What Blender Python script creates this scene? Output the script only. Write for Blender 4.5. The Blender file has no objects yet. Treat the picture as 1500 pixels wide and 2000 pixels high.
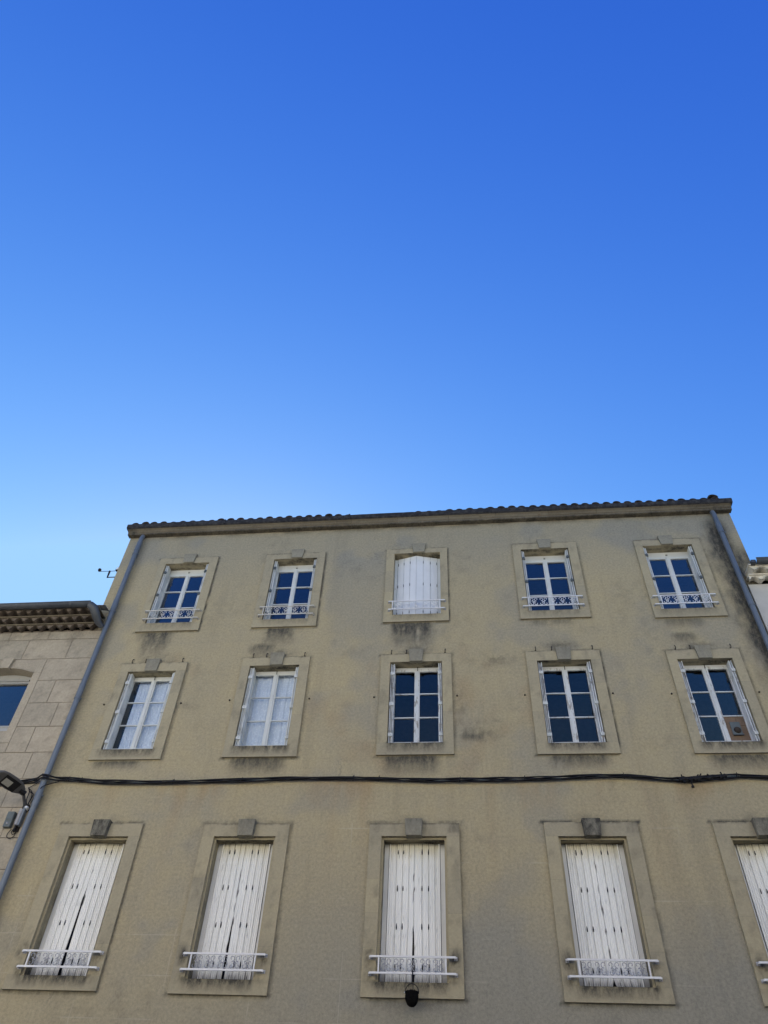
import bpy, bmesh, math, random
import numpy as np
from mathutils import Vector, Matrix
random.seed(4)
RAD = math.radians

# ------------------------------------------------------------------ camera
scn = bpy.context.scene
scn.render.resolution_x = 768; scn.render.resolution_y = 1024
cam_d = bpy.data.cameras.new("camera"); cam = bpy.data.objects.new("camera", cam_d)
scn.collection.objects.link(cam)
cR = Vector((0.99408696, 0.09999178, 0.0423409)); cU = Vector((0.04416105, -0.72850713, 0.68361332)); cF = Vector((-0.09920136, 0.67770127, 0.72861518))
m = Matrix((cR, cU, -cF)).transposed().to_4x4(); m.translation = Vector((0, -12, 1.6))
cam.matrix_world = m
cam_d.sensor_fit = 'HORIZONTAL'; cam_d.sensor_width = 36; cam_d.lens = 36 * 1423.07 / 1500
cam_d.clip_start = 0.05; cam_d.clip_end = 2000
scn.camera = cam

# ------------------------------------------------------------------ sky and sun
SUN_EL, SUN_AZ = RAD(26), RAD(-20)          # azimuth measured from +Y towards +X
world = bpy.data.worlds.new("World"); scn.world = world; world.use_nodes = True
wn = world.node_tree; wn.nodes.clear()
out = wn.nodes.new('ShaderNodeOutputWorld'); bg = wn.nodes.new('ShaderNodeBackground')
sky = wn.nodes.new('ShaderNodeTexSky'); sky.sky_type = 'NISHITA'; sky.sun_disc = False
sky.sun_elevation = SUN_EL; sky.sun_rotation = SUN_AZ
sky.air_density = 1.0; sky.dust_density = 0.1; sky.ozone_density = 2.0
EXPO = 1.4
def wmath(op, a_, b_):
    x = wn.nodes.new('ShaderNodeMath'); x.operation = op; wn.links.new(a_, x.inputs[0]); x.inputs[1].default_value = b_; return x.outputs[0]
sep = wn.nodes.new('ShaderNodeSeparateColor'); com = wn.nodes.new('ShaderNodeCombineColor'); wn.links.new(sky.outputs[0], sep.inputs[0])
for ci, (g_, k_, cap) in enumerate(((2.42, .100, .37), (1.70, .122, .67), (.66, .415, 1.1))):      # deep clear-sky grade
    wn.links.new(wmath('MINIMUM', wmath('MULTIPLY', wmath('POWER', sep.outputs[ci], g_), k_ / (.1 * 2 ** EXPO)), cap / (.1 * 2 ** EXPO)), com.inputs[ci])
wn.links.new(com.outputs[0], bg.inputs[0])
wn.links.new(bg.outputs[0], out.inputs[0]); bg.inputs[1].default_value = 0.1
sd = bpy.data.lights.new("sun", 'SUN'); sun = bpy.data.objects.new("sun", sd); scn.collection.objects.link(sun)
sd.energy = 5.0; sd.angle = RAD(0.5); sd.color = (1, .95, .87)
sdir = Vector((math.sin(SUN_AZ) * math.cos(SUN_EL), math.cos(SUN_AZ) * math.cos(SUN_EL), math.sin(SUN_EL)))
sun.rotation_euler = sdir.to_track_quat('Z', 'Y').to_euler()
scn.view_settings.view_transform = 'Standard'; scn.view_settings.look = 'None'
scn.view_settings.exposure = EXPO; scn.view_settings.gamma = 1
scn.render.engine = 'CYCLES'

# ------------------------------------------------------------------ materials
class NT:
    def __init__(s, name):
        s.m = bpy.data.materials.new(name); s.m.use_nodes = True; s.t = s.m.node_tree
        s.b = s.t.nodes['Principled BSDF']; s.out = s.t.nodes['Material Output']
        g = s.n('ShaderNodeNewGeometry'); s.pos = g.outputs['Position']
    def n(s, ty, **k):
        x = s.t.nodes.new(ty)
        for a, b in k.items(): setattr(x, a, b)
        return x
    def l(s, a, b): s.t.links.new(a, b)
    def vec(s, sc):
        x = s.n('ShaderNodeVectorMath', operation='MULTIPLY'); s.l(s.pos, x.inputs[0]); x.inputs[1].default_value = sc; return x.outputs[0]
    def noise(s, scale, detail=4, rough=.55, st=(1, 1, 1), dist=0):
        x = s.n('ShaderNodeTexNoise'); s.l(s.vec(st), x.inputs['Vector'])
        x.inputs['Scale'].default_value = scale; x.inputs['Detail'].default_value = detail
        x.inputs['Roughness'].default_value = rough; x.inputs['Distortion'].default_value = dist
        return x.outputs['Fac']
    def ramp(s, v, a, b, c0=(0, 0, 0, 1), c1=(1, 1, 1, 1)):
        x = s.n('ShaderNodeValToRGB'); s.l(v, x.inputs[0]); e = x.color_ramp.elements
        e[0].position = a; e[1].position = b; e[0].color = c0; e[1].color = c1; return x.outputs[0]
    def mix(s, f, a, b, mode='MIX'):
        x = s.n('ShaderNodeMix', data_type='RGBA', blend_type=mode)
        for v, i in ((f, 0), (a, 6), (b, 7)):
            if isinstance(v, (int, float)): x.inputs[i].default_value = v
            elif isinstance(v, tuple): x.inputs[i].default_value = (*v, 1) if len(v) == 3 else v
            else: s.l(v, x.inputs[i])
        return x.outputs[2]
    def math(s, op, a, b=0., c=0., clamp=False):
        x = s.n('ShaderNodeMath', operation=op, use_clamp=clamp)
        for i, v in enumerate((a, b, c)):
            if isinstance(v, (int, float)): x.inputs[i].default_value = v
            else: s.l(v, x.inputs[i])
        return x.outputs[0]
    def attr(s, name):
        x = s.n('ShaderNodeAttribute'); x.attribute_name = name; return x.outputs['Fac']
    def bump(s, h, strength=.4, dist=.01):
        x = s.n('ShaderNodeBump'); x.inputs['Strength'].default_value = strength; x.inputs['Distance'].default_value = dist
        s.l(h, x.inputs['Height']); s.l(x.outputs[0], s.b.inputs['Normal'])
    def fin(s, col, rough=.9, spec=.3):
        if isinstance(col, tuple): s.b.inputs['Base Color'].default_value = (*col, 1)
        else: s.l(col, s.b.inputs['Base Color'])
        if isinstance(rough, (int, float)): s.b.inputs['Roughness'].default_value = rough
        else: s.l(rough, s.b.inputs['Roughness'])
        s.b.inputs['Specular IOR Level'].default_value = spec
        return s.m

def mat_render_wall():
    n = NT('rendered_wall')
    big = n.ramp(n.noise(.45, 5, .6), .36, .64)
    c = n.mix(big, (.348, .304, .198), (.395, .336, .202))
    mid = n.ramp(n.noise(2.3, 6, .65), .35, .68)
    c = n.mix(n.math('MULTIPLY', mid, .4), c, (.318, .285, .205))
    c = n.mix(n.attr('grey'), c, (.26, .25, .205))
    c = n.mix(n.attr('ochre'), c, (.30, .215, .12))
    # faint vertical run marks and horizontal trowel bands
    run = n.ramp(n.noise(1, 5, .6, (7, 7, .45)), .5, .78)
    c = n.mix(n.math('MULTIPLY', run, .08), c, (.2, .19, .165))
    band = n.ramp(n.noise(1, 3, .5, (.35, .35, 9)), .52, .72)
    c = n.mix(n.math('MULTIPLY', band, .10), c, (.22, .205, .17))
    # coarse sandy grain of the roughcast
    gr = n.noise(23, 6, .82); g2 = n.noise(95, 2, .6)
    c = n.mix(.85, c, n.ramp(gr, .3, .7, (.66, .66, .66, 1), (1.26, 1.26, 1.26, 1)), 'MULTIPLY')
    sx = n.n('ShaderNodeSeparateXYZ'); n.l(n.pos, sx.inputs[0])
    # faint day joints in the lower render and a few hairline cracks
    zl = n.math('LESS_THAN', n.math('ABSOLUTE', n.math('SUBTRACT', n.math('FRACT', n.math('DIVIDE', sx.outputs['Z'], .545)), .5)), .013)
    xl = n.math('LESS_THAN', n.math('ABSOLUTE', n.math('SUBTRACT', n.math('FRACT', n.math('DIVIDE', sx.outputs['X'], 1.31)), .5)), .005)
    ln = n.math('MAXIMUM', zl, xl); ln = n.math('MULTIPLY', ln, n.ramp(n.noise(.9, 3), .50, .58)); ln = n.math('MULTIPLY', ln, n.math('LESS_THAN', sx.outputs['Z'], 6.9))
    c = n.mix(n.math('MULTIPLY', ln, .30), c, (.46, .43, .35))
    vo = n.n('ShaderNodeTexVoronoi', feature='DISTANCE_TO_EDGE'); wv = n.n('ShaderNodeVectorMath', operation='ADD'); nn = n.n('ShaderNodeTexNoise'); n.l(n.pos, nn.inputs['Vector']); nn.inputs['Scale'].default_value = 2.2; nn.inputs['Detail'].default_value = 5
    sc = n.n('ShaderNodeVectorMath', operation='SCALE'); n.l(nn.outputs['Color'], sc.inputs[0]); sc.inputs['Scale'].default_value = .8
    n.l(n.pos, wv.inputs[0]); n.l(sc.outputs[0], wv.inputs[1]); n.l(wv.outputs[0], vo.inputs['Vector']); vo.inputs['Scale'].default_value = .42
    cr = n.math('MULTIPLY', n.math('LESS_THAN', vo.outputs['Distance'], .0035), n.ramp(n.noise(.55, 2), .60, .66))
    c = n.mix(n.math('MULTIPLY', cr, .30), c, (.12, .11, .09))
    light = n.ramp(g2, .66, .74)
    c = n.mix(n.math('MULTIPLY', light, .25), c, (.5, .46, .38))
    st = n.ramp(n.noise(1, 7, .78, (11, 11, 5)), .34, .62, (.55, .55, .55, 1), (1.3, 1.3, 1.3, 1))
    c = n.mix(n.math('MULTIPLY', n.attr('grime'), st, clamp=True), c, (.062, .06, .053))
    n.bump(n.math('ADD', gr, g2), .4, .010)
    return n.fin(c, .95, .15)

def mat_stone(name, a, b, grain=.5, tint=.25, spots=.3):
    n = NT(name)
    c = n.mix(n.ramp(n.noise(1.7, 6, .6), .35, .66), a, b)
    c = n.mix(n.math('MULTIPLY', n.attr('tint'), tint), c, (.235, .222, .178))
    gr = n.noise(24, 6, .8)
    c = n.mix(grain, c, n.ramp(gr, .3, .7, (.68, .68, .68, 1), (1.25, 1.25, 1.25, 1)), 'MULTIPLY')
    sp = n.ramp(n.noise(9, 6, .7, (1, 1, .6)), .62, .74)
    c = n.mix(n.math('MULTIPLY', sp, spots), c, (.14, .135, .12))
    st = n.ramp(n.noise(11, 7, .8, (1, 1, .45)), .38, .6, (.45, .45, .45, 1), (1.25, 1.25, 1.25, 1))
    c = n.mix(n.math('MULTIPLY', n.attr('grime'), st, clamp=True), c, (.052, .049, .042))
    n.bump(gr, .3, .006)
    return n.fin(c, .92, .2)

def mat_paint(name, col, worn=(.22, .2, .18), amt=.55, rough=.45, st=(1, 1, .25), lo=.62, hi=.68):
    n = NT(name)
    c = n.mix(n.ramp(n.noise(3, 5, .6), .3, .7), col, tuple(v * .88 for v in col))
    w = n.ramp(n.noise(11, 8, .72, st), lo, hi)
    c = n.mix(n.math('MULTIPLY', w, amt), c, worn)
    c = n.mix(n.attr('grime'), c, (.055, .052, .046))
    n.bump(n.noise(50, 3, .6, st), .12, .003)
    return n.fin(c, rough, .4)

def mat_shutter():
    n = NT('fluted_shutter_paint')
    c = n.mix(n.ramp(n.noise(2.5, 5, .6, (1, 1, .4)), .3, .7), (.81, .81, .77), (.72, .73, .70))
    c = n.mix(n.attr('tint'), c, (.5, .45, .30))
    w = n.ramp(n.noise(14, 8, .75, (1.6, 1.6, .22)), .6, .66)
    c = n.mix(n.math('MULTIPLY', w, .28), c, (.30, .29, .27))
    c = n.mix(n.attr('grime'), c, (.045, .043, .04))
    n.bump(n.noise(60, 3, .6, (1, 1, .3)), .1, .003)
    return n.fin(c, .5, .35)

def mat_zinc(name, a, b, rough=.45, metal=.55):
    n = NT(name)
    c = n.mix(n.ramp(n.noise(3, 6, .65, (1, 1, .35)), .35, .65), a, b)
    sp = n.ramp(n.noise(16, 6, .7, (1, 1, .3)), .6, .72)
    c = n.mix(n.math('MULTIPLY', sp, .35), c, tuple(v * 1.35 for v in a))
    c = n.mix(n.attr('grime'), c, (.03, .03, .03))
    n.bump(n.noise(25, 3), .15, .004)
    n.b.inputs['Metallic'].default_value = metal
    return n.fin(c, rough, .4)

def mat_tile(name, a, b, dark):
    n = NT(name)
    c = n.mix(n.ramp(n.noise(2.2, 5, .6), .35, .65), a, b)
    l = n.ramp(n.noise(9, 7, .7), .45, .62)
    c = n.mix(n.math('MULTIPLY', l, .75), c, dark)
    c = n.mix(n.math('MULTIPLY', n.attr('tint'), .6), c, dark)
    c = n.mix(n.attr('grime'), c, (.03, .028, .025))
    n.bump(n.noise(40, 4, .6), .4, .008)
    return n.fin(c, .95, .15)

def mat_glass():
    m_ = bpy.data.materials.new('window_glass'); m_.use_nodes = True; t = m_.node_tree; t.nodes.clear()
    o = t.nodes.new('ShaderNodeOutputMaterial'); mx = t.nodes.new('ShaderNodeMixShader')
    tr = t.nodes.new('ShaderNodeBsdfTransparent'); gl = t.nodes.new('ShaderNodeBsdfGlossy'); gl.inputs['Roughness'].default_value = .01
    g = t.nodes.new('ShaderNodeNewGeometry')
    def mth(op, a_, b_=0.):
        x = t.nodes.new('ShaderNodeMath'); x.operation = op; x.use_clamp = op == 'MINIMUM'
        for i, v in enumerate((a_, b_)):
            if isinstance(v, (int, float)): x.inputs[i].default_value = v
            else: t.links.new(v, x.inputs[i])
        return x.outputs[0]
    dt = t.nodes.new('ShaderNodeVectorMath'); dt.operation = 'DOT_PRODUCT'
    t.links.new(g.outputs['Incoming'], dt.inputs[0]); t.links.new(g.outputs['Normal'], dt.inputs[1])
    fac = mth('ADD', mth('MULTIPLY', mth('POWER', mth('SUBTRACT', 1., mth('ABSOLUTE', dt.outputs['Value'])), 2.2), 2.5), .025)
    fac = mth('MINIMUM', fac, 1.)
    no = t.nodes.new('ShaderNodeTexNoise'); no.inputs['Scale'].default_value = 2.2; no.inputs['Detail'].default_value = 1
    bp_ = t.nodes.new('ShaderNodeBump'); bp_.inputs['Strength'].default_value = .03; bp_.inputs['Distance'].default_value = .02
    L = t.links.new
    L(g.outputs['Position'], no.inputs['Vector']); L(no.outputs['Fac'], bp_.inputs['Height']); L(bp_.outputs[0], gl.inputs['Normal'])
    tr.inputs[0].default_value = (.9, .93, .94, 1)
    L(fac, mx.inputs[0]); L(tr.outputs[0], mx.inputs[1]); L(gl.outputs[0], mx.inputs[2]); L(mx.outputs[0], o.inputs[0])
    return m_

def mat_curtain():
    n = NT('lace_curtain')
    v = n.n('ShaderNodeTexVoronoi'); n.l(n.vec((1, 1, 1)), v.inputs['Vector']); v.inputs['Scale'].default_value = 22
    c = n.mix(n.ramp(v.outputs['Distance'], .1, .5), (.82, .86, .93), (.66, .71, .80))
    c = n.mix(n.math('MULTIPLY', n.ramp(n.noise(6, 4), .45, .65), .3), c, (.5, .56, .68))
    return n.fin(c, .9, .1)

def mat_plain(name, col, rough=.6, spec=.3, var=.25, scale=12, metal=0):
    n = NT(name)
    c = n.mix(n.ramp(n.noise(scale, 5, .6), .3, .7), col, tuple(v * (1 - var) for v in col))
    n.b.inputs['Metallic'].default_value = metal
    n.bump(n.noise(scale * 4, 3), .15, .004)
    return n.fin(c, rough, spec)

def mat_ground(name, a, b, sc):
    n = NT(name); g = n.noise(sc * 8, 4, .7)
    c = n.mix(n.ramp(n.noise(sc, 5, .6), .35, .65), a, b)
    c = n.mix(.5, c, n.ramp(g, .3, .7, (.7, .7, .7, 1), (1.3, 1.3, 1.3, 1)), 'MULTIPLY'); n.bump(g, .4, .01)
    return n.fin(c, .9, .2)

M = dict(
    wall=mat_render_wall(),
    surround=mat_stone('surround_stone', (.345, .306, .206), (.382, .334, .216), .45, .45),
    keystone=mat_stone('keystone_stone', (.29, .27, .20), (.25, .24, .19), .6, .4, .75),
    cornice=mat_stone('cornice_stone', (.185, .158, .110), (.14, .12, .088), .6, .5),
    ashlar=mat_stone('ashlar_limestone', (.40, .35, .264), (.345, .302, .23), .6, .4, .10),
    grout=mat_stone('joint_mortar', (.17, .14, .105), (.13, .11, .09), .3, 0),
    white=mat_paint('white_window_paint', (.58, .61, .60)),
    greywhite=mat_paint('grey_window_paint', (.36, .365, .35)),
    oldwhite=mat_paint('peeling_shutter_paint', (.57, .60, .61), (.2, .17, .14), .8, .5, (1, 1, .3), .54, .6),
    rail=mat_paint('cream_rail_paint', (.62, .60, .53), (.3, .26, .2), .6, .5, (1, 1, 1), .55, .65),
    railw=mat_paint('white_rail_paint', (.75, .76, .77), (.32, .27, .2), .5, .5, (1, 1, 1), .6, .68),
    scrollgrey=mat_paint('weathered_scroll_paint', (.36, .37, .40), (.2, .18, .16), .6, .6, (1, 1, 1), .55, .65),
    shutter=mat_shutter(),
    topshut=mat_paint('fresh_shutter_paint', (.66, .69, .71), (.5, .5, .5), .2, .4),
    zinc=mat_zinc('zinc_downpipe', (.155, .18, .21), (.115, .14, .168), .5, .25),
    gutter=mat_zinc('zinc_gutter', (.085, .095, .105), (.055, .06, .07), .5, .2),
    oldgut=mat_tile('lichened_eaves_stone', (.032, .033, .038), (.020, .021, .025), (.065, .065, .066)),
    tile=mat_tile('roof_tile_clay', (.075, .06, .053), (.055, .047, .045), (.04, .038, .04)),
    gen=mat_tile('eaves_tile_clay', (.17, .14, .11), (.135, .11, .09), (.055, .047, .042)),
    genw=mat_plain('whitewashed_eaves', (.70, .67, .57), .9, .1, .25, 7),
    whitewall=mat_plain('white_plaster', (.47, .465, .44), .95, .1, .12, 3),
    glass=mat_glass(), curtain=mat_curtain(),
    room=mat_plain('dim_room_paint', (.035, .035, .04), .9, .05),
    pot=mat_plain('sooty_pot', (.008, .008, .008), .95, .05, .6, 40),
    black=mat_plain('black_rubber', (.009, .009, .011), .6, .25),
    iron=mat_plain('rusty_iron', (.05, .04, .034), .8, .2, .4, 30),
    dark=mat_plain('dark_gap', (.02, .022, .03), .8, .1),
    lampgrey=mat_plain('lamp_housing_grey', (.075, .075, .078), .45, .4, .15, 8),
    lens=mat_plain('lamp_lens', (.34, .34, .31), .12, .6, .2, 15),
    boxgrey=mat_plain('grey_box_plastic', (.10, .12, .125), .5, .4, .2, 10),
    ballast=mat_plain('pale_ballast_metal', (.36, .36, .38), .5, .4, .25, 25),
    wood=mat_plain('plywood_patch', (.19, .135, .095), .8, .2, .35, 6),
    facade_white=mat_plain('bright_white_plaster', (.76, .73, .67), .95, .1, .08, 2), facade_cream=mat_plain('cream_plaster', (.74, .66, .53), .95, .1, .08, 2),
    asphalt=mat_ground('asphalt', (.055, .055, .055), (.045, .045, .046), 1.5),
    paving=mat_ground('paving_concrete', (.30, .28, .25), (.24, .225, .2), 1.2),
    earth=mat_ground('ground_gravel', (.22, .19, .15), (.16, .14, .11), .3),
)

# ------------------------------------------------------------------ helpers
col = scn.collection
class MB:
    """collects faces; Build links them as ONE mesh object"""
    def __init__(s): s.v = []; s.f = []; s.mi = []; s.a = {}; s.sm = []
    def add(s, vs, fs, mi=0, smooth=False, **at):
        o = len(s.v); s.v += [tuple(p) for p in vs]
        s.f += [tuple(i + o for i in f) for f in fs]; s.mi += [mi] * len(fs); s.sm += [smooth] * len(fs)
        for k, val in at.items():
            arr = s.a.setdefault(k, {})
            for i in range(len(vs)): arr[o + i] = val[i] if hasattr(val, '__len__') else val
        return s
    def quad(s, a, b, c, d, mi=0, **at): return s.add([a, b, c, d], [(0, 1, 2, 3)], mi, **at)
    def box(s, x0, x1, y0, y1, z0, z1, mi=0, **at):
        v = [(x, y, z) for x in (x0, x1) for y in (y0, y1) for z in (z0, z1)]
        return s.add(v, [(0, 1, 3, 2), (4, 6, 7, 5), (0, 4, 5, 1), (2, 3, 7, 6), (0, 2, 6, 4), (1, 5, 7, 3)], mi, **at)
    def prism(s, poly, axis, a, b, mi=0, smooth=False, **at):
        """poly: 2-D outline; axis 'x','y','z' = extrusion axis"""
        def P(u, w, t): return {'x': (t, u, w), 'y': (u, t, w), 'z': (u, w, t)}[axis]
        n = len(poly); v = [P(*p, a) for p in poly] + [P(*p, b) for p in poly]
        fs = [(i, (i + 1) % n, n + (i + 1) % n, n + i) for i in range(n)]
        s.add(v, fs, mi, smooth, **at)
        return s.add(v, [tuple(range(n)), tuple(range(2 * n - 1, n - 1, -1))], mi, **at)
    def tube(s, pts, r, seg=8, mi=0, closed=False, cap=True, **at):
        pts = [Vector(p) for p in pts]; n = len(pts)
        rs = r if hasattr(r, '__len__') else [r] * n
        up = None; v = []
        for i, p in enumerate(pts):
            t = ((pts[(i + 1) % n] - pts[i - 1]) if (closed or 0 < i < n - 1) else (pts[1] - pts[0] if i == 0 else pts[-1] - pts[-2])).normalized()
            if up is None: up = t.orthogonal().normalized()
            up = (up - t * up.dot(t)); up = up.normalized() if up.length > 1e-6 else t.orthogonal().normalized()
            w = t.cross(up)
            for k in range(seg):
                a = 2 * math.pi * k / seg; v.append(p + (up * math.cos(a) + w * math.sin(a)) * rs[i])
        f = []
        for i in range(n if closed else n - 1):
            j = (i + 1) % n
            f += [(i * seg + k, i * seg + (k + 1) % seg, j * seg + (k + 1) % seg, j * seg + k) for k in range(seg)]
        s.add(v, f, mi, True, **at)
        if cap and not closed:
            s.add(v[:seg], [tuple(range(seg))[::-1]], mi, **at); s.add(v[-seg:], [tuple(range(seg))], mi, **at)
        return s
    def lathe(s, prof, c, seg=20, mi=0, axis='z', **at):
        v = []; n = len(prof)
        for r, h in prof:
            for k in range(seg):
                a = 2 * math.pi * k / seg
                v.append((c[0] + r * math.cos(a), c[1] + r * math.sin(a), c[2] + h) if axis == 'z' else (c[0] + r * math.cos(a), c[1] + h, c[2] + r * math.sin(a)))
        return s.add(v, [(i * seg + k, i * seg + (k + 1) % seg, (i + 1) * seg + (k + 1) % seg, (i + 1) * seg + k) for i in range(n - 1) for k in range(seg)], mi, True, **at)
    def build(s, name, mats, parent=None, bevel=0):
        me = bpy.data.meshes.new(name); me.from_pydata(s.v, [], s.f)
        if not isinstance(mats, (list, tuple)): mats = [mats]
        for x in mats: me.materials.append(x)
        me.polygons.foreach_set('material_index', s.mi); me.polygons.foreach_set('use_smooth', s.sm)
        for k, d in s.a.items():
            at = me.attributes.new(k, 'FLOAT', 'POINT'); arr = np.zeros(len(s.v), np.float32)
            arr[list(d.keys())] = list(d.values()); at.data.foreach_set('value', arr)
        me.update(); o = bpy.data.objects.new(name, me); col.objects.link(o)
        bm = bmesh.new(); bm.from_mesh(me); bmesh.ops.recalc_face_normals(bm, faces=bm.faces); bm.to_mesh(me); bm.free()
        if parent: o.parent = parent
        if bevel:
            b = o.modifiers.new('bevel', 'BEVEL'); b.width = bevel; b.segments = 2; b.limit_method = 'ANGLE'
        return o
def empty(name, loc=(0, 0, 0)):
    o = bpy.data.objects.new(name, None); col.objects.link(o); o.location = loc; return o
def tag(o, label=None, cat=None, group=None, kind=None):
    for k, v in (('label', label), ('category', cat), ('group', group), ('kind', kind)):
        if v: o[k] = v
    return o
def tree(o): return [o] + [d for c in o.children for d in tree(c)]

# value noise for stains
rng = np.random.default_rng(7); TAB = rng.random((256, 256))
def vn(x, z):
    xi = np.floor(x).astype(int); zi = np.floor(z).astype(int); fx = x - xi; fz = z - zi
    fx = fx * fx * (3 - 2 * fx); fz = fz * fz * (3 - 2 * fz)
    g = lambda a, b: TAB[a % 256, b % 256]
    return (g(xi, zi) * (1 - fx) + g(xi + 1, zi) * fx) * (1 - fz) + (g(xi, zi + 1) * (1 - fx) + g(xi + 1, zi + 1) * fx) * fz
def fbm(x, z, o=4):
    s = 0; a = .5; t = 0
    for i in range(o): s = s + a * vn(x * 2 ** i + 17 * i, z * 2 ** i + 9 * i); t += a; a *= .55
    return s / t
def sstep(a, b, v): t = np.clip((v - a) / (b - a), 0, 1); return t * t * (3 - 2 * t)
def patch(x, z, x0, x1, z0, z1, strength, streak=1., soft=.12, head=.03):
    """a stain: dense at its top edge z1, running down to z0"""
    ex = .09 * (fbm(x * 4, z * 4) - .5) * 2
    w = sstep(x0 - soft, x0 + soft, x + ex) * (1 - sstep(x1 - soft, x1 + soft, x + ex))
    down = np.clip((z1 - z) / max(z1 - z0, .01), 0, 1)
    fade = (1 - down) ** .8 * (z <= z1 + head) * sstep(z1 + head + .01, z1 - .01, z)
    n = fbm(x * 9, z * (1.2 if streak else 7)) * .7 + fbm(x * 30, z * 14) * .3
    return np.clip(1.15 * strength * w * fade * sstep(.31, .54, n + .12), 0, .93)
def blob(x, z, cx, cz, rx, rz, strength):
    d = ((x - cx) / rx) ** 2 + ((z - cz) / rz) ** 2
    return strength * np.exp(-d) * sstep(.3, .65, fbm(x * 7, z * 9) * .75 + fbm(x * 26, z * 26) * .25)

# window table: kind, opening x0,x1,z0,z1 and surround x0,x1,z0,z1 (metres on the facade)
WIN = []
for r, cols in (('T', [(-6.84, -5.79, -7.0, -5.60), (-4.24, -3.24, -4.44, -3.055), (-1.45, -.42, -1.63, -.257), (1.385, 2.425, 1.205, 2.612), (4.025, 5.07, 3.86, 5.258)]),
                ('M', [(-6.83, -5.82, -7.005, -5.62), (-4.29, -3.275, -4.462, -3.075), (-1.44, -.42, -1.627, -.235), (1.42, 2.44, 1.218, 2.632), (4.037, 5.04, 3.866, 5.21)]),
                ('B', [(-6.85, -5.79, -7.055, -5.59), (-4.29, -3.235, -4.495, -3.02), (-1.46, -.40, -1.665, -.19), (1.386, 2.449, 1.183, 2.658), (4.03, 5.09, 3.815, 5.29)])):
    zz = {'T': [(11.255, 13.005, 11.035, 13.19), (11.262, 13.022, 11.056, 13.195), (11.288, 13.05, 11.096, 13.2), (11.285, 13.03, 11.08, 13.215), (11.227, 12.996, 11.012, 13.177)],
          'M': [(8.283, 10.007, 8.075, 10.213), (8.318, 10.082, 8.10, 10.281), (8.342, 10.09, 8.11, 10.279), (8.302, 10.045, 8.09, 10.274), (8.286, 10.003, 8.075, 10.225)],
          'B': [(4.6, 6.666, 4.41, 6.888), (4.594, 6.668, 4.40, 6.879), (4.602, 6.67, 4.408, 6.88), (4.598, 6.669, 4.403, 6.897), (4.6, 6.668, 4.405, 6.893)]}[r]
    for i, (c, h) in enumerate(zip(cols, zz)):
        WIN.append(dict(row=r, i=i, o=(c[0], c[1], h[0], h[1]), s=(c[2], c[3], h[2], h[3])))

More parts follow.
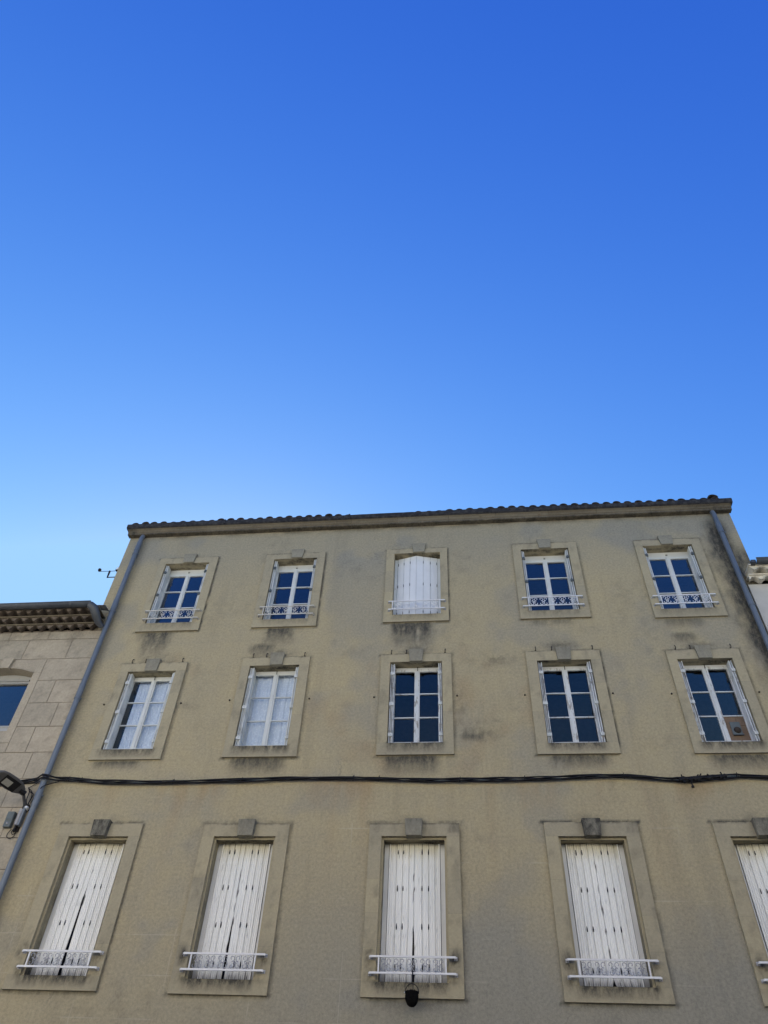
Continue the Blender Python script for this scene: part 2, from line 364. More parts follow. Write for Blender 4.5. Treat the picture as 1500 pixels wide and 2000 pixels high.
STAINS = [(-6.76, -6.2, 10.25, 11.03, .8), (-6.95, -6.3, 10.75, 11.03, .55), (-4.15, -3.5, 10.55, 11.05, .85), (-4.32, -3.85, 10.25, 10.62, .75), (-1.42, -.58, 10.38, 11.09, .95), (-1.4, -.7, 10.5, 11.09, .5),
          (1.43, 2.3, 10.88, 11.08, .55), (4.05, 4.75, 10.72, 11.0, .6), (4.1, 4.5, 10.36, 10.62, .7),
          (-6.91, -6.0, 7.88, 8.07, .75), (-4.3, -3.3, 7.72, 8.10, .85), (-1.5, -.5, 7.70, 8.11, .9), (1.42, 2.4, 7.80, 8.09, .8), (4.12, 5.1, 7.75, 8.07, .8),
          (-6.9, -5.9, 4.28, 4.41, .3), (-1.5, -.4, 4.25, 4.40, .35), (1.2, 2.5, 4.28, 4.40, .25)]
def wall_attrs(x, z):
    g = np.zeros_like(x)
    for a, b, c, d, s in STAINS: g = np.maximum(g, patch(x, z, a, b, c, d, s))
    g = np.maximum(g, blob(x, z, .15, 8.5, .42, .13, .75)); g = np.maximum(g, blob(x, z, .35, 8.75, .5, .07, .4))
    g = np.maximum(g, blob(x, z, .6, 10.12, .5, .16, .45)); g = np.maximum(g, blob(x, z, -.1, 8.95, .1, .5, .45)); g = np.maximum(g, blob(x, z, -5.35, 9.2, .25, .12, .3))
    for w in WIN:
        x0, x1, z0, z1 = w['s']; n = fbm(x * 6, z * 6)
        # painted shadow lines under and right of each surround; dirt along its top
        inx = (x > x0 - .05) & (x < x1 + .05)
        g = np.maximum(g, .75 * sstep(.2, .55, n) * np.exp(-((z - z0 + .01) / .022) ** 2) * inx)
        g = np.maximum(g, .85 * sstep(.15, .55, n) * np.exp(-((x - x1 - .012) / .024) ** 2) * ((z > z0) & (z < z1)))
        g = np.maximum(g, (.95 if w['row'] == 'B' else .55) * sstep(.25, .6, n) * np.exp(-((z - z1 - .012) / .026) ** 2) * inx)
        kx = (w['o'][0] + w['o'][1]) / 2
        if w['row'] == 'M': g = np.maximum(g, blob(x, z, kx - .02, z1 + .12, .3, .12, .75))
        if w['row'] == 'B': g = np.maximum(g, blob(x, z, kx, z1 + .08, .24, .08, .5))
    # black halo along the right downpipe
    d = x - 5.75; k = fbm(x * 5, z * 2.2)
    halo = np.where(d < 0, np.exp(-(d / (.24 + .3 * (k - .4))) ** 2), np.maximum(np.exp(-(d / .17) ** 2), .6 * sstep(13.2, 12.5, z)))
    g = np.maximum(g, np.clip(halo * sstep(8.3, 10.8, z) * (.95 + .7 * k), 0, .93) * sstep(14.1, 13.6, z + .3 * k))
    d = x + 7.65; g = np.maximum(g, .35 * k * np.exp(-((d - .12) / .06) ** 2))
    g = np.maximum(g, .55 * sstep(.35, .6, fbm(x * 3, z * 8)) * sstep(13.80, 13.96, z))      # patchy darker band under the cornice
    g = np.maximum(g, .16 * sstep(.50, .75, fbm(x * 1.2 + 5, z * 1.2)) * sstep(.4, .7, fbm(x * 8, z * 8)))
    g = np.maximum(g, .10 * sstep(.55, .8, fbm(x * 5 + 31, z * .35)))
    grey = np.clip(sstep(11.8, 13.6, z + 1.3 * (fbm(x * .5, z * .6) - .5)) * .5 + .85 * sstep(6.4, 4.4, z + 1.4 * (fbm(x * .45 + 3, z * .5) - .5)) * sstep(-7.5, 1.5, x + 2 * fbm(x, z)) , 0, .9)
    grey = np.clip(grey + .5 * sstep(.52, .68, fbm(x * .8 + 11, z * .8 + 4)), 0, .9)
    och = .5 * sstep(.45, .7, fbm(x * 2.2 + 9, z * .5)) * sstep(6.9, 7.55, z) * (z < 7.66) + .35 * sstep(.58, .8, fbm(x * 1.1 + 50, z * .9)) * (z < 10.5) * (z > 7.6)
    for xx in (-5.1, -2.3, -1.8, 2.9, 3.1, .35): och = och + .35 * np.exp(-((x - xx) / .09) ** 2) * sstep(5.0, 7.5, z) * (z < 7.62) * fbm(x * 4, z * 2)
    return np.clip(g, 0, 1), grey, np.clip(och, 0, .8)
def surr_attrs(x, z, w):
    x0, x1, z0, z1 = w['o']; n = fbm(x * 8 + w['i'] * 13, z * 5 + 7); g = np.zeros_like(x)
    amp = {'T': .45, 'M': .8, 'B': .9}[w['row']]
    g = np.maximum(g, patch(x, z, x0 - .02, x1 + .02, w['s'][2] + .02, z0 + .01, amp, 1, .06))
    g = np.maximum(g, amp * .9 * np.exp(-((z - z0 + .012) / .022) ** 2) * (x > x0) * (x < x1) * sstep(.2, .55, n))
    g = np.maximum(g, .7 * sstep(.3, .6, n) * np.exp(-((z - w['s'][3]) / .02) ** 2))
    if w['row'] == 'B':
        for xx in (x0 - .09, x1 + .09):
            g = np.maximum(g, blob(x, z, xx, 4.90, .085, .14, 1.)); g = np.maximum(g, blob(x, z, xx, 4.66, .08, .10, .8))  # contact shadow of the guard ends, painted as dark blotches
        if w['i'] in (2, 3): g = np.maximum(g, .6 * ((x > x1 + .02) & (z > z1 + .06)) * n)
    g = np.maximum(g, .25 * sstep(.5, .8, n))
    return np.clip(g, 0, 1)

def cuts(a, b, keys, step):
    ks = sorted(set([a, b] + [k for k in keys if a < k < b])); r = []
    for p, q in zip(ks[:-1], ks[1:]):
        n = max(1, int(math.ceil((q - p) / step))); r += [p + (q - p) * i / n for i in range(n)]
    return np.array(r + [b])
def grid_panel(mb, x0, x1, z0, z1, y, holes=(), step=.045, fn=None, mi=0):
    xs = cuts(x0, x1, [h[0] for h in holes] + [h[1] for h in holes], step)
    zs = cuts(z0, z1, [h[2] for h in holes] + [h[3] for h in holes], step)
    X, Z = np.meshgrid(xs, zs, indexing='ij'); nz = len(zs)
    xc = (xs[:-1] + xs[1:]) / 2; zc = (zs[:-1] + zs[1:]) / 2
    keep = np.ones((len(xc), len(zc)), bool)
    for h in holes: keep[np.ix_((xc > h[0]) & (xc < h[1]), (zc > h[2]) & (zc < h[3]))] = False
    I, J = np.nonzero(keep); a = I * nz + J
    faces = np.stack([a, a + nz, a + nz + 1, a + 1], 1).tolist()
    at = fn(X.ravel(), Z.ravel()) if fn else {}
    mb.add(list(zip(X.ravel().tolist(), [y] * X.size, Z.ravel().tolist())), faces, mi, **{k: v.tolist() for k, v in at.items()})

# ------------------------------------------------------------------ ground
def sheet(name, x0, x1, y0, y1, z, mat):
    o = MB().quad((x0, y0, z), (x1, y0, z), (x1, y1, z), (x0, y1, z)).build(name, mat); return tag(o, kind='structure')
sheet('ground', -600, 600, -600, 600, -.12, M['earth'])
sheet('road', -80, 80, -10.4, -2.2, -.110, M['asphalt'])
tag(MB().box(-80, 80, -2.2, .25, -.115, 0).build('pavement', M['paving'], bevel=.02), kind='structure')
tag(MB().box(-80, 80, -14.5, -10.4, -.115, 0).build('far_pavement', M['paving'], bevel=.02), kind='structure')

# unseen house row behind the viewer, added to bounce warm sunlight onto the facade
def opposite(x0, x1, h, m_, label):
    o = empty('unseen_street_house', (x0, -14.5, 0)); tag(o, label, 'house')
    mb = MB(); y = -14.5; ops = []
    n = int((x1 - x0) / 3)
    for k_ in range(n):
        c = x0 + (x1 - x0) * (k_ + .5) / n
        for z in ((1.0, 3.0), (4.4, 6.3), (8.0, 9.6)): ops.append((c - .5, c + .5, z[0], z[1]))
    grid_panel(mb, x0, x1, 0, h, y, ops, 1.5); mb.box(x0, x1, y - 8, y - .3, 0, h)
    def P(ob): ob.matrix_parent_inverse = o.matrix_basis.inverted(); return ob
    P(mb.build('wall', m_, o))
    for (a, b, c, d) in ops:
        P(MB().box(a, b, y - .15, y - .1, c, d).build('shutter', M['oldwhite'], o))
    r = MB(); r.add([(x0, y + .4, h), (x1, y + .4, h), (x1, y - 4, h + 1.3), (x0, y - 4, h + 1.3), (x0, y - 8.4, h), (x1, y - 8.4, h)], [(0, 1, 2, 3), (3, 2, 5, 4)])
    P(r.build('roof', M['tile'], o))

# ------------------------------------------------------------------ main building
ZT = 13.95
main = empty('apartment_building', (0, 0, 0))
tag(main, 'wide beige rendered building with three rows of shuttered windows and a tiled roof', 'building')
mb = MB()
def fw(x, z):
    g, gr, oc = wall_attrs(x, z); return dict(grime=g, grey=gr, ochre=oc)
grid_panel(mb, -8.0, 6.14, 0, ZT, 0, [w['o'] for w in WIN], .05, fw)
# rest of the shell: gables and back
for x in (-8.0, 6.14): mb.add([(x, 0, 0), (x, 10, 0), (x, 10, ZT), (x, 5, ZT + 1.5), (x, .0, ZT)], [(0, 1, 2, 3, 4)])
mb.quad((-8, 10, 0), (6.14, 10, 0), (6.14, 10, ZT), (-8, 10, ZT))
mb.build('wall', M['wall'], main)
# cornice profile (y, z), running along x, in lengths with fine joints
prof = [(0.0, 13.95), (-.115, 13.95), (-.125, 13.96), (-.125, 14.0), (-.14, 14.005), (-.148, 14.022), (-.162, 14.05), (-.19, 14.068), (-.20, 14.075), (0, 14.075)]
mb = MB(); xs = [-8.04, -7.2, -6.05, -4.9, -3.7, -2.5, -1.4, -.2, .9, 2.1, 3.2, 4.4, 5.35, 6.18]
for a, b in zip(xs[:-1], xs[1:]):
    n = max(2, int((b - a) / .06)); tv = random.random() * .8
    px = np.linspace(a + .003, b - .003, n + 1); v = []; gr = []
    for x in px:
        for (y, z) in prof:
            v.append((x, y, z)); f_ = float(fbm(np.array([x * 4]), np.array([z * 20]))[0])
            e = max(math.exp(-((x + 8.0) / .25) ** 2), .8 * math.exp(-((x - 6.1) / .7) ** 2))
            gr.append(min(.9, (.75 if z < 13.97 else .15) * (.5 + f_) + e * f_ * 1.4 + (.4 * f_ if z > 14.09 else 0) + .35 * max(0, f_ - .45)))  # shadow line along the lowest moulding is painted in
    k = len(prof)
    fs = [(i * k + j, (i + 1) * k + j, (i + 1) * k + (j + 1) % k, i * k + (j + 1) % k) for i in range(n) for j in range(k)]
    fs += [tuple(range(k)), tuple(range(n * k, n * k + k))]
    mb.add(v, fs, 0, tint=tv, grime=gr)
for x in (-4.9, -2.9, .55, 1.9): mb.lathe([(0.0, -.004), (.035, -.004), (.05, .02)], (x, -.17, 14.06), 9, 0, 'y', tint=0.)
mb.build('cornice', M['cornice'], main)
# stone-lipped gutter with a slight sag
mb = MB()
def sag(x): return .018 * math.sin(x * .9 + 1) + .012 * math.sin(x * 2.7)
gp = [(.02, 14.077), (-.205, 14.079), (-.232, 14.10), (-.24, 14.15), (-.243, 14.195), (-.235, 14.212), (-.21, 14.215), (-.20, 14.19), (.02, 14.19)]
gx = np.linspace(-8.07, 6.21, 150); v = []
for x in gx: v += [(x, y + (.006 * random.random() if y < -.2 else 0), z + (sag(x) * .4 if z > 14.15 else 0)) for y, z in gp]
k = len(gp); n = len(gx) - 1
mb.add(v, [(i * k + j, (i + 1) * k + j, (i + 1) * k + (j + 1) % k, i * k + (j + 1) % k) for i in range(n) for j in range(k)] + [tuple(range(k)), tuple(range(n * k, n * k + k))])
for x in (-5.6, -2.55, .7, 3.9): mb.box(x - .02, x + .02, -.249, -.2, 14.09, 14.222)
mb.build('gutter', M['oldgut'], main)
# canal tiles
roof = MB(); pitch = .2425; nx = int(14.2 / pitch)
sl = math.tan(RAD(17))
roof.add([(-8.02, -.10, 14.20), (6.16, -.10, 14.20), (6.16, 5, 14.20 + 5.1 * sl), (-8.02, 5, 14.20 + 5.1 * sl)], [(0, 1, 2, 3)])
roof.add([(-8.02, 10.1, 14.20), (6.16, 10.1, 14.20), (6.16, 5, 14.20 + 5.1 * sl), (-8.02, 5, 14.20 + 5.1 * sl)], [(0, 1, 2, 3)])
def cover(mb, cx, y0, z0, L, r0, r1, th=.014, seg=8, tint=0.):
    v = []
    for (yy, zz_, r) in ((y0, z0, r0), (y0 + L * math.cos(RAD(17)), z0 + L * math.sin(RAD(17)), r1)):
        for rr in (r, r - th):
            for k_ in range(seg + 1):
                a = math.pi * k_ / seg; v.append((cx + rr * math.cos(a), yy, zz_ + rr * .8 * math.sin(a)))
    q = seg + 1; f = []
    for k_ in range(seg):
        f += [(k_, k_ + 1, 2 * q + k_ + 1, 2 * q + k_), (q + k_, q + k_ + 1, 3 * q + k_ + 1, 3 * q + k_), (k_, k_ + 1, q + k_ + 1, q + k_)]
    mb.add(v, f, 0, True, tint=tint)
for i in range(nx):
    cx = -7.93 + pitch * (i + .0) + random.uniform(-.012, .012)
    dip = -.075 * math.exp(-((cx + 1.7) / .9) ** 4) - .02 * math.exp(-((cx + .2) / .5) ** 2)
    z0 = 14.275 + dip + random.uniform(-.018, .018)
    for j in range(13):
        yj = -.155 + j * .38 + random.uniform(-.01, .01)
        cover(roof, cx + random.uniform(-.006, .006), yj, z0 + (yj + .155) * sl + .0, .47, .092, .076, tint=random.random())
cover(roof, 5.86, -.17, 14.33, .47, .115, .1, tint=.9)
roof.build('roof', M['tile'], main)

# surround + window builders -------------------------------------------------
def surround(w):
    x0, x1, z0, z1 = w['o']; a, b, c, d = w['s']; F = -.036; mb = MB()
    lint = z1
    hz = z1 - z0
    # blocks: sill, lintel, jamb stones
    blocks = [(a, b, c, z0), (a, b, z1, d)]
    njs = 3 if w['row'] != 'B' else 4
    js = [z0 + hz * t for t in ([0, .36, .7, 1] if njs == 3 else [0, .21, .44, .68, 1])]
    for p, q in zip(js[:-1], js[1:]): blocks += [(a, x0, p, q), (x1, b, p, q)]
    for (p, q, r_, s_) in blocks:
        tv = random.random() * .8; g_ = .0015
        def fn(x, z): return dict(grime=surr_attrs(x, z, w), tint=np.full_like(x, tv))
        grid_panel(mb, p, q, r_ + g_, s_ - g_, F + random.uniform(-.0015, .0015), (), .035, fn)
    # sides, underside, joint backing, reveals
    e = F + .004
    mb.quad((a, F, c), (a, 0, c), (a, 0, d), (a, F, d)); mb.quad((b, F, c), (b, 0, c), (b, 0, d), (b, F, d))
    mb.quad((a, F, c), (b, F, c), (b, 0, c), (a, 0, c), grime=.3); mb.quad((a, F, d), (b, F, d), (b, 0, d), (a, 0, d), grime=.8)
    for (p, q, r_, s_) in ((a + .002, x0, z0, z1), (x1, b - .002, z0, z1), (a + .002, b - .002, c + .002, z0), (a + .002, b - .002, z1, d - .002)):
        mb.quad((p, e, r_), (q, e, r_), (q, e, s_), (p, e, s_), tint=1., grime=.25)
    R_ = .32
    if w['row'] == 'B':    # small rebate step inside the edge
        t = .035; yr = .02
        mb.quad((x0, F, z0), (x0, yr, z0), (x0, yr, z1), (x0, F, z1), grime=.15); mb.quad((x1, F, z0), (x1, yr, z0), (x1, yr, z1), (x1, F, z1), grime=.15)
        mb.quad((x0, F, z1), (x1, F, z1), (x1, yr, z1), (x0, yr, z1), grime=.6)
        mb.quad((x0, yr, z1), (x1, yr, z1), (x1, yr, z1 - t), (x0, yr, z1 - t), grime=.2)
        mb.quad((x0, yr, z0), (x0 + t, yr, z0), (x0 + t, yr, z1 - t), (x0, yr, z1 - t)); mb.quad((x1, yr, z0), (x1 - t, yr, z0), (x1 - t, yr, z1 - t), (x1, yr, z1 - t))
        X0, X1, Z1, Y0 = x0 + t, x1 - t, z1 - t, yr
    else: X0, X1, Z1, Y0 = x0, x1, z1, F
    def strip(fx):
        ys = np.linspace(Y0, R_, 6); zs = np.linspace(z0, Z1, 26); v = []; g = []
        for y in ys:
            for z in zs:
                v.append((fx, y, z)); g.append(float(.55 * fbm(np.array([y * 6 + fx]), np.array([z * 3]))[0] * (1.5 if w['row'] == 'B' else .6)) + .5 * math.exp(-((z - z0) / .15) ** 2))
        nz = len(zs)
        mb.add(v, [(i * nz + j, (i + 1) * nz + j, (i + 1) * nz + j + 1, i * nz + j + 1) for i in range(5) for j in range(nz - 1)], 0, grime=g)
    strip(X0); strip(X1)
    ys = np.linspace(Y0, R_, 7); xs_ = np.linspace(X0, X1, 24); v = []; g = []
    for y in ys:
        for x in xs_:
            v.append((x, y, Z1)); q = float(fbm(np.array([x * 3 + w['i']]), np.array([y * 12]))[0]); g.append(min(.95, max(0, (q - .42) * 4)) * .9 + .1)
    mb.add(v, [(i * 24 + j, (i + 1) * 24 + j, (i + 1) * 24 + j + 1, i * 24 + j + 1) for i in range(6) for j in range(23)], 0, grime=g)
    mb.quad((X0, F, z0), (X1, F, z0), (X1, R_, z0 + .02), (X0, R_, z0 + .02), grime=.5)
    so = mb.build('window_surround', M['surround'], main)
    # keystone
    kx = (x0 + x1) / 2 + {'T': (.03, .035, .04, .01, .0), 'M': (-.02, .035, .0, .01, .015), 'B': (.015, .02, .0, .01, .0)}[w['row']][w['i']]
    kt, kb, wt, wb, dp = {'T': (z1 + .27, z1 + .004, .155, .125, -.075), 'M': (z1 + .285, z1 - .008, .147, .125, -.078), 'B': (z1 + .255, z1 - .02, .147, .127, -.13)}[w['row']]
    dirt = {'T': .02, 'M': .14, 'B': [.72, .35, .3, .75, .5][w['i']]}[w['row']]
    mk = MB(); N = 7; v = []; g = []
    for yy in (dp, 0.0):
        for i in range(N):
            for j in range(N):
                z = kb + (kt - kb) * j / (N - 1); hw_ = wb + (wt - wb) * j / (N - 1); x = kx - hw_ + 2 * hw_ * i / (N - 1)
                v.append((x, yy, z)); f_ = float(fbm(np.array([x * 9 + 3 * w['i']]), np.array([z * 9]))[0])
                g.append(min(.95, dirt * (.5 + f_) + .35 * (j / (N - 1)) ** 2 * f_))
    fs = [(i * N + j, (i + 1) * N + j, (i + 1) * N + j + 1, i * N + j + 1) for i in range(N - 1) for j in range(N - 1)]
    o2 = N * N
    for i in range(N - 1):
        fs += [(i * N, (i + 1) * N, o2 + (i + 1) * N, o2 + i * N), (i * N + N - 1, (i + 1) * N + N - 1, o2 + (i + 1) * N + N - 1, o2 + i * N + N - 1),
               (i, i + 1, o2 + i + 1, o2 + i), ((N - 1) * N + i, (N - 1) * N + i + 1, o2 + (N - 1) * N + i + 1, o2 + (N - 1) * N + i)]
    mk.add(v, fs, 0, grime=g, tint=random.random())
    ko = mk.build('keystone', M['keystone'], so, bevel=.006)
    if dirt > .5: ko['label'] = 'blackened keystone'
    return so

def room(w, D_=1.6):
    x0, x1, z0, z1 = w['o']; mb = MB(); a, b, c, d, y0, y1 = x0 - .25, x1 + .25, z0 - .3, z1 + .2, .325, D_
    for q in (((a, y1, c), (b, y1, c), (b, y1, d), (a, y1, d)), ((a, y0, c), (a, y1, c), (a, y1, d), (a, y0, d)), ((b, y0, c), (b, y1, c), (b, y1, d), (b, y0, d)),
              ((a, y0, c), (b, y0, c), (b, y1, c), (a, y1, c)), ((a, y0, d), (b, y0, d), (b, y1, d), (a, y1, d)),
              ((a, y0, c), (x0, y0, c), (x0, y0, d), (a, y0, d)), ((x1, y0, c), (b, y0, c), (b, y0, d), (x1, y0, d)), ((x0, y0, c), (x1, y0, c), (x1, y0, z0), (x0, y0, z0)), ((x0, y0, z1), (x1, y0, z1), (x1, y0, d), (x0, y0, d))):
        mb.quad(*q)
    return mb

def folded_stack(mb, hg, side, x, z0, z1, leaves, thick, depth, y0):
    """accordion leaves folded back against the reveal; side=+1: stack grows to +x"""
    cx = x
    for k_ in range(leaves):
        a = cx + side * (.004 if k_ == 0 else .013); b = a + side * thick
        yy = y0 + (.012 if k_ % 2 else 0) + random.uniform(0, .004)
        lo, hi = min(a, b), max(a, b)
        ztop = z1 - random.uniform(.012, .02)
        zs = np.linspace(z0 + .015, ztop, 30)
        v = []; g = []
        for z in zs:
            for px_, py_ in ((lo, yy), (hi, yy), (hi, yy + depth), (lo, yy + depth)):
                v.append((px_, py_, z)); q = float(fbm(np.array([px_ * 50 + k_]), np.array([z * 7]))[0]); g.append(max(0, (q - .55) * 2.2) if py_ == yy else max(0, (q - .6)))
        fs = [(4 * i + j, 4 * i + (j + 1) % 4, 4 * i + 4 + (j + 1) % 4, 4 * i + 4 + j) for i in range(29) for j in range(4)] + [(0, 1, 2, 3), (116, 117, 118, 119)]
        mb.add(v, fs, 0, grime=g)
        cx = b
    w_ = abs(cx - x)
    for t in (.1, .47, .86):
        z = z0 + (z1 - z0) * t
        c = (x + cx) / 2
        hg.append((c, y0 - .008, z, w_))
    return cx

def casement(w):
    """wooden double casement, three panes high, set in the reveal"""
    x0, x1, z0, z1 = w['o']; row = w['row']; Y = .19 if row == 'T' else .17
    T = row == 'T'; cxm = (x0 + x1) / 2 + (.012 if not T else 0)
    fr = MB(); hi = z1
    tr_h = .15 if T else .045
    # outer frame
    fr.box(x0, x1, Y + .012, Y + .075, z1 - tr_h, z1 + .004)
    if T: fr.box(x0, x1, Y - .004, Y + .012, z1 - tr_h - .012, z1 - tr_h + .03); fr.box(cxm - .018, cxm + .018, Y - .012, Y + .01, z1 - tr_h + .035, z1 - tr_h + .07, grime=.7)
    fr.box(x0, x0 + .045, Y + .012, Y + .075, z0, z1 - tr_h); fr.box(x1 - .045, x1, Y + .012, Y + .075, z0, z1 - tr_h)
    fr.box(x0, x1, Y - .02, Y + .075, z0 + .005, z0 + .045)
    zt = z1 - tr_h; zb = z0 + .048
    rail_t, rail_b, st, mun = .058, .075, .06, .021
    gt, gb = zt - rail_t, zb + rail_b
    wo = fr.build('window', M['white'], main)
    sash_x = ((x0 + .047, cxm - .004), (cxm + .004, x1 - .047))
    for si, (a, b) in enumerate(sash_x):
        s = MB(); y0_, y1_ = Y - .006, Y + .04
        l_in = .075 if si == 0 else st; r_in = st if si == 0 else .075
        ll = .03 + .03; 
        L_, R_ = (a, b)
        li = L_ + (.045 if si == 0 else .046); ri = R_ - (.046 if si == 0 else .045)
        s.box(L_, li, y0_, y1_, zb, zt); s.box(ri, R_, y0_, y1_, zb, zt)
        s.box(li, ri, y0_ + .001, y1_ - .001, gt, zt); s.box(li, ri, y0_ + .001, y1_ - .001, zb, gb)
        ph = (gt - gb - 2 * mun) / 3
        zs = []
        z = gb
        for k_ in range(3):
            zs.append((z, z + ph)); z += ph
            if k_ < 2: s.box(li, ri, y0_ + .006, y1_ - .006, z, z + mun, grime=.05); z += mun
        so = s.build('casement', M['white'] if (row == 'T' or w['i'] < 2) else M['oldwhite'], wo)
        p = MB()
        for k_, (c, d) in enumerate(zs):
            if row == 'M' and w['i'] == 4 and si == 1 and k_ == 0: w['patch'] = (li, ri, c, d, Y + .02); continue
            dx = random.uniform(-.003, .003); dz = random.uniform(-.004, .004)
            p.quad((li, Y + .02 - dx - dz, c), (ri, Y + .02 + dx - dz, c), (ri, Y + .02 + dx + dz, d), (li, Y + .02 - dx + dz, d))
        p.build('glass', M['glass'], wo)
    # meeting strip and bolt
    ms = MB(); ms.box(cxm - .022, cxm + .022, Y - .02, Y - .007, zb + .01, zt - .008); ms.build('meeting_strip', M['white'] if (T or w['i'] < 2) else M['oldwhite'], wo)
    if not T:
        bb = MB(); bb.tube([(cxm + .008, Y - .026, zt - .05), (cxm + .008, Y - .026, zt + .03)], .007, 6); bb.lathe([(0, -.012), (.014, 0), (0, .012)], (cxm + .008, Y - .026, zt + .03), 8)
        bb.box(cxm - .02, cxm + .012, Y - .04, Y - .02, z0 + .03, z0 + .07); bb.build('bolt', M['iron'], wo)
    # folded shutters
    L = [(2, .024)] if True else None
    dep = .155 if T else .14
    nl = 2
    for side, x in ((1, x0 + .012), (-1, x1 - .012)):
        if not T: nl = 3 if side == 1 else 2
        thk = .020 if T else (.016 if nl == 3 else .022)
        sh = MB(); hg = []
        folded_stack(sh, hg, side, x, z0 + .01, z1, nl, thk, dep, .0 if T else .005)
        so = sh.build('shutter', M['white'] if w['i'] < 2 or T else M['oldwhite'], wo)
        for (c, y, z, ww) in hg:
            h = MB(); h.box(c - ww * .55, c + ww * .55, y - .006, y + .02, z - .03, z + .03); h.tube([(c, y - .01, z - .042), (c, y - .01, z + .035)], .009, 8)
            h.build('shutter_hinge', M['white'] if not T else M['boxgrey'], wo)
    if T:   # shutter catch
        h = MB(); xx = x0 + .085; h.tube([(xx, .12, z0 + .45), (xx + .03, .10, z0 + .45), (xx + .035, .10, z0 + .36)], .008, 6); h.build('shutter_catch', M['iron'], wo)
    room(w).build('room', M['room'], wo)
    return wo

def curtain(w, wo, spans):
    x0, x1, z0, z1 = w['o']; mb = MB()
    for (a, b, amp) in spans:
        n = 60; v = []
        for j in range(10):
            z = z0 + .02 + (z1 - z0 - .07) * j / 9
            for i in range(n):
                t = i / (n - 1); x = a + (b - a) * t; v.append((x, .285 + amp * math.sin(t * 34 + .4 * math.sin(j * .7) + a * 9) + .006 * math.sin(t * 90), z + (.012 * abs(math.sin(t * 17)) if j == 9 else 0)))
        mb.add(v, [(j * n + i, j * n + i + 1, (j + 1) * n + i + 1, (j + 1) * n + i) for j in range(9) for i in range(n - 1)], 0, True)
    mb.build('curtain', M['curtain'], wo)

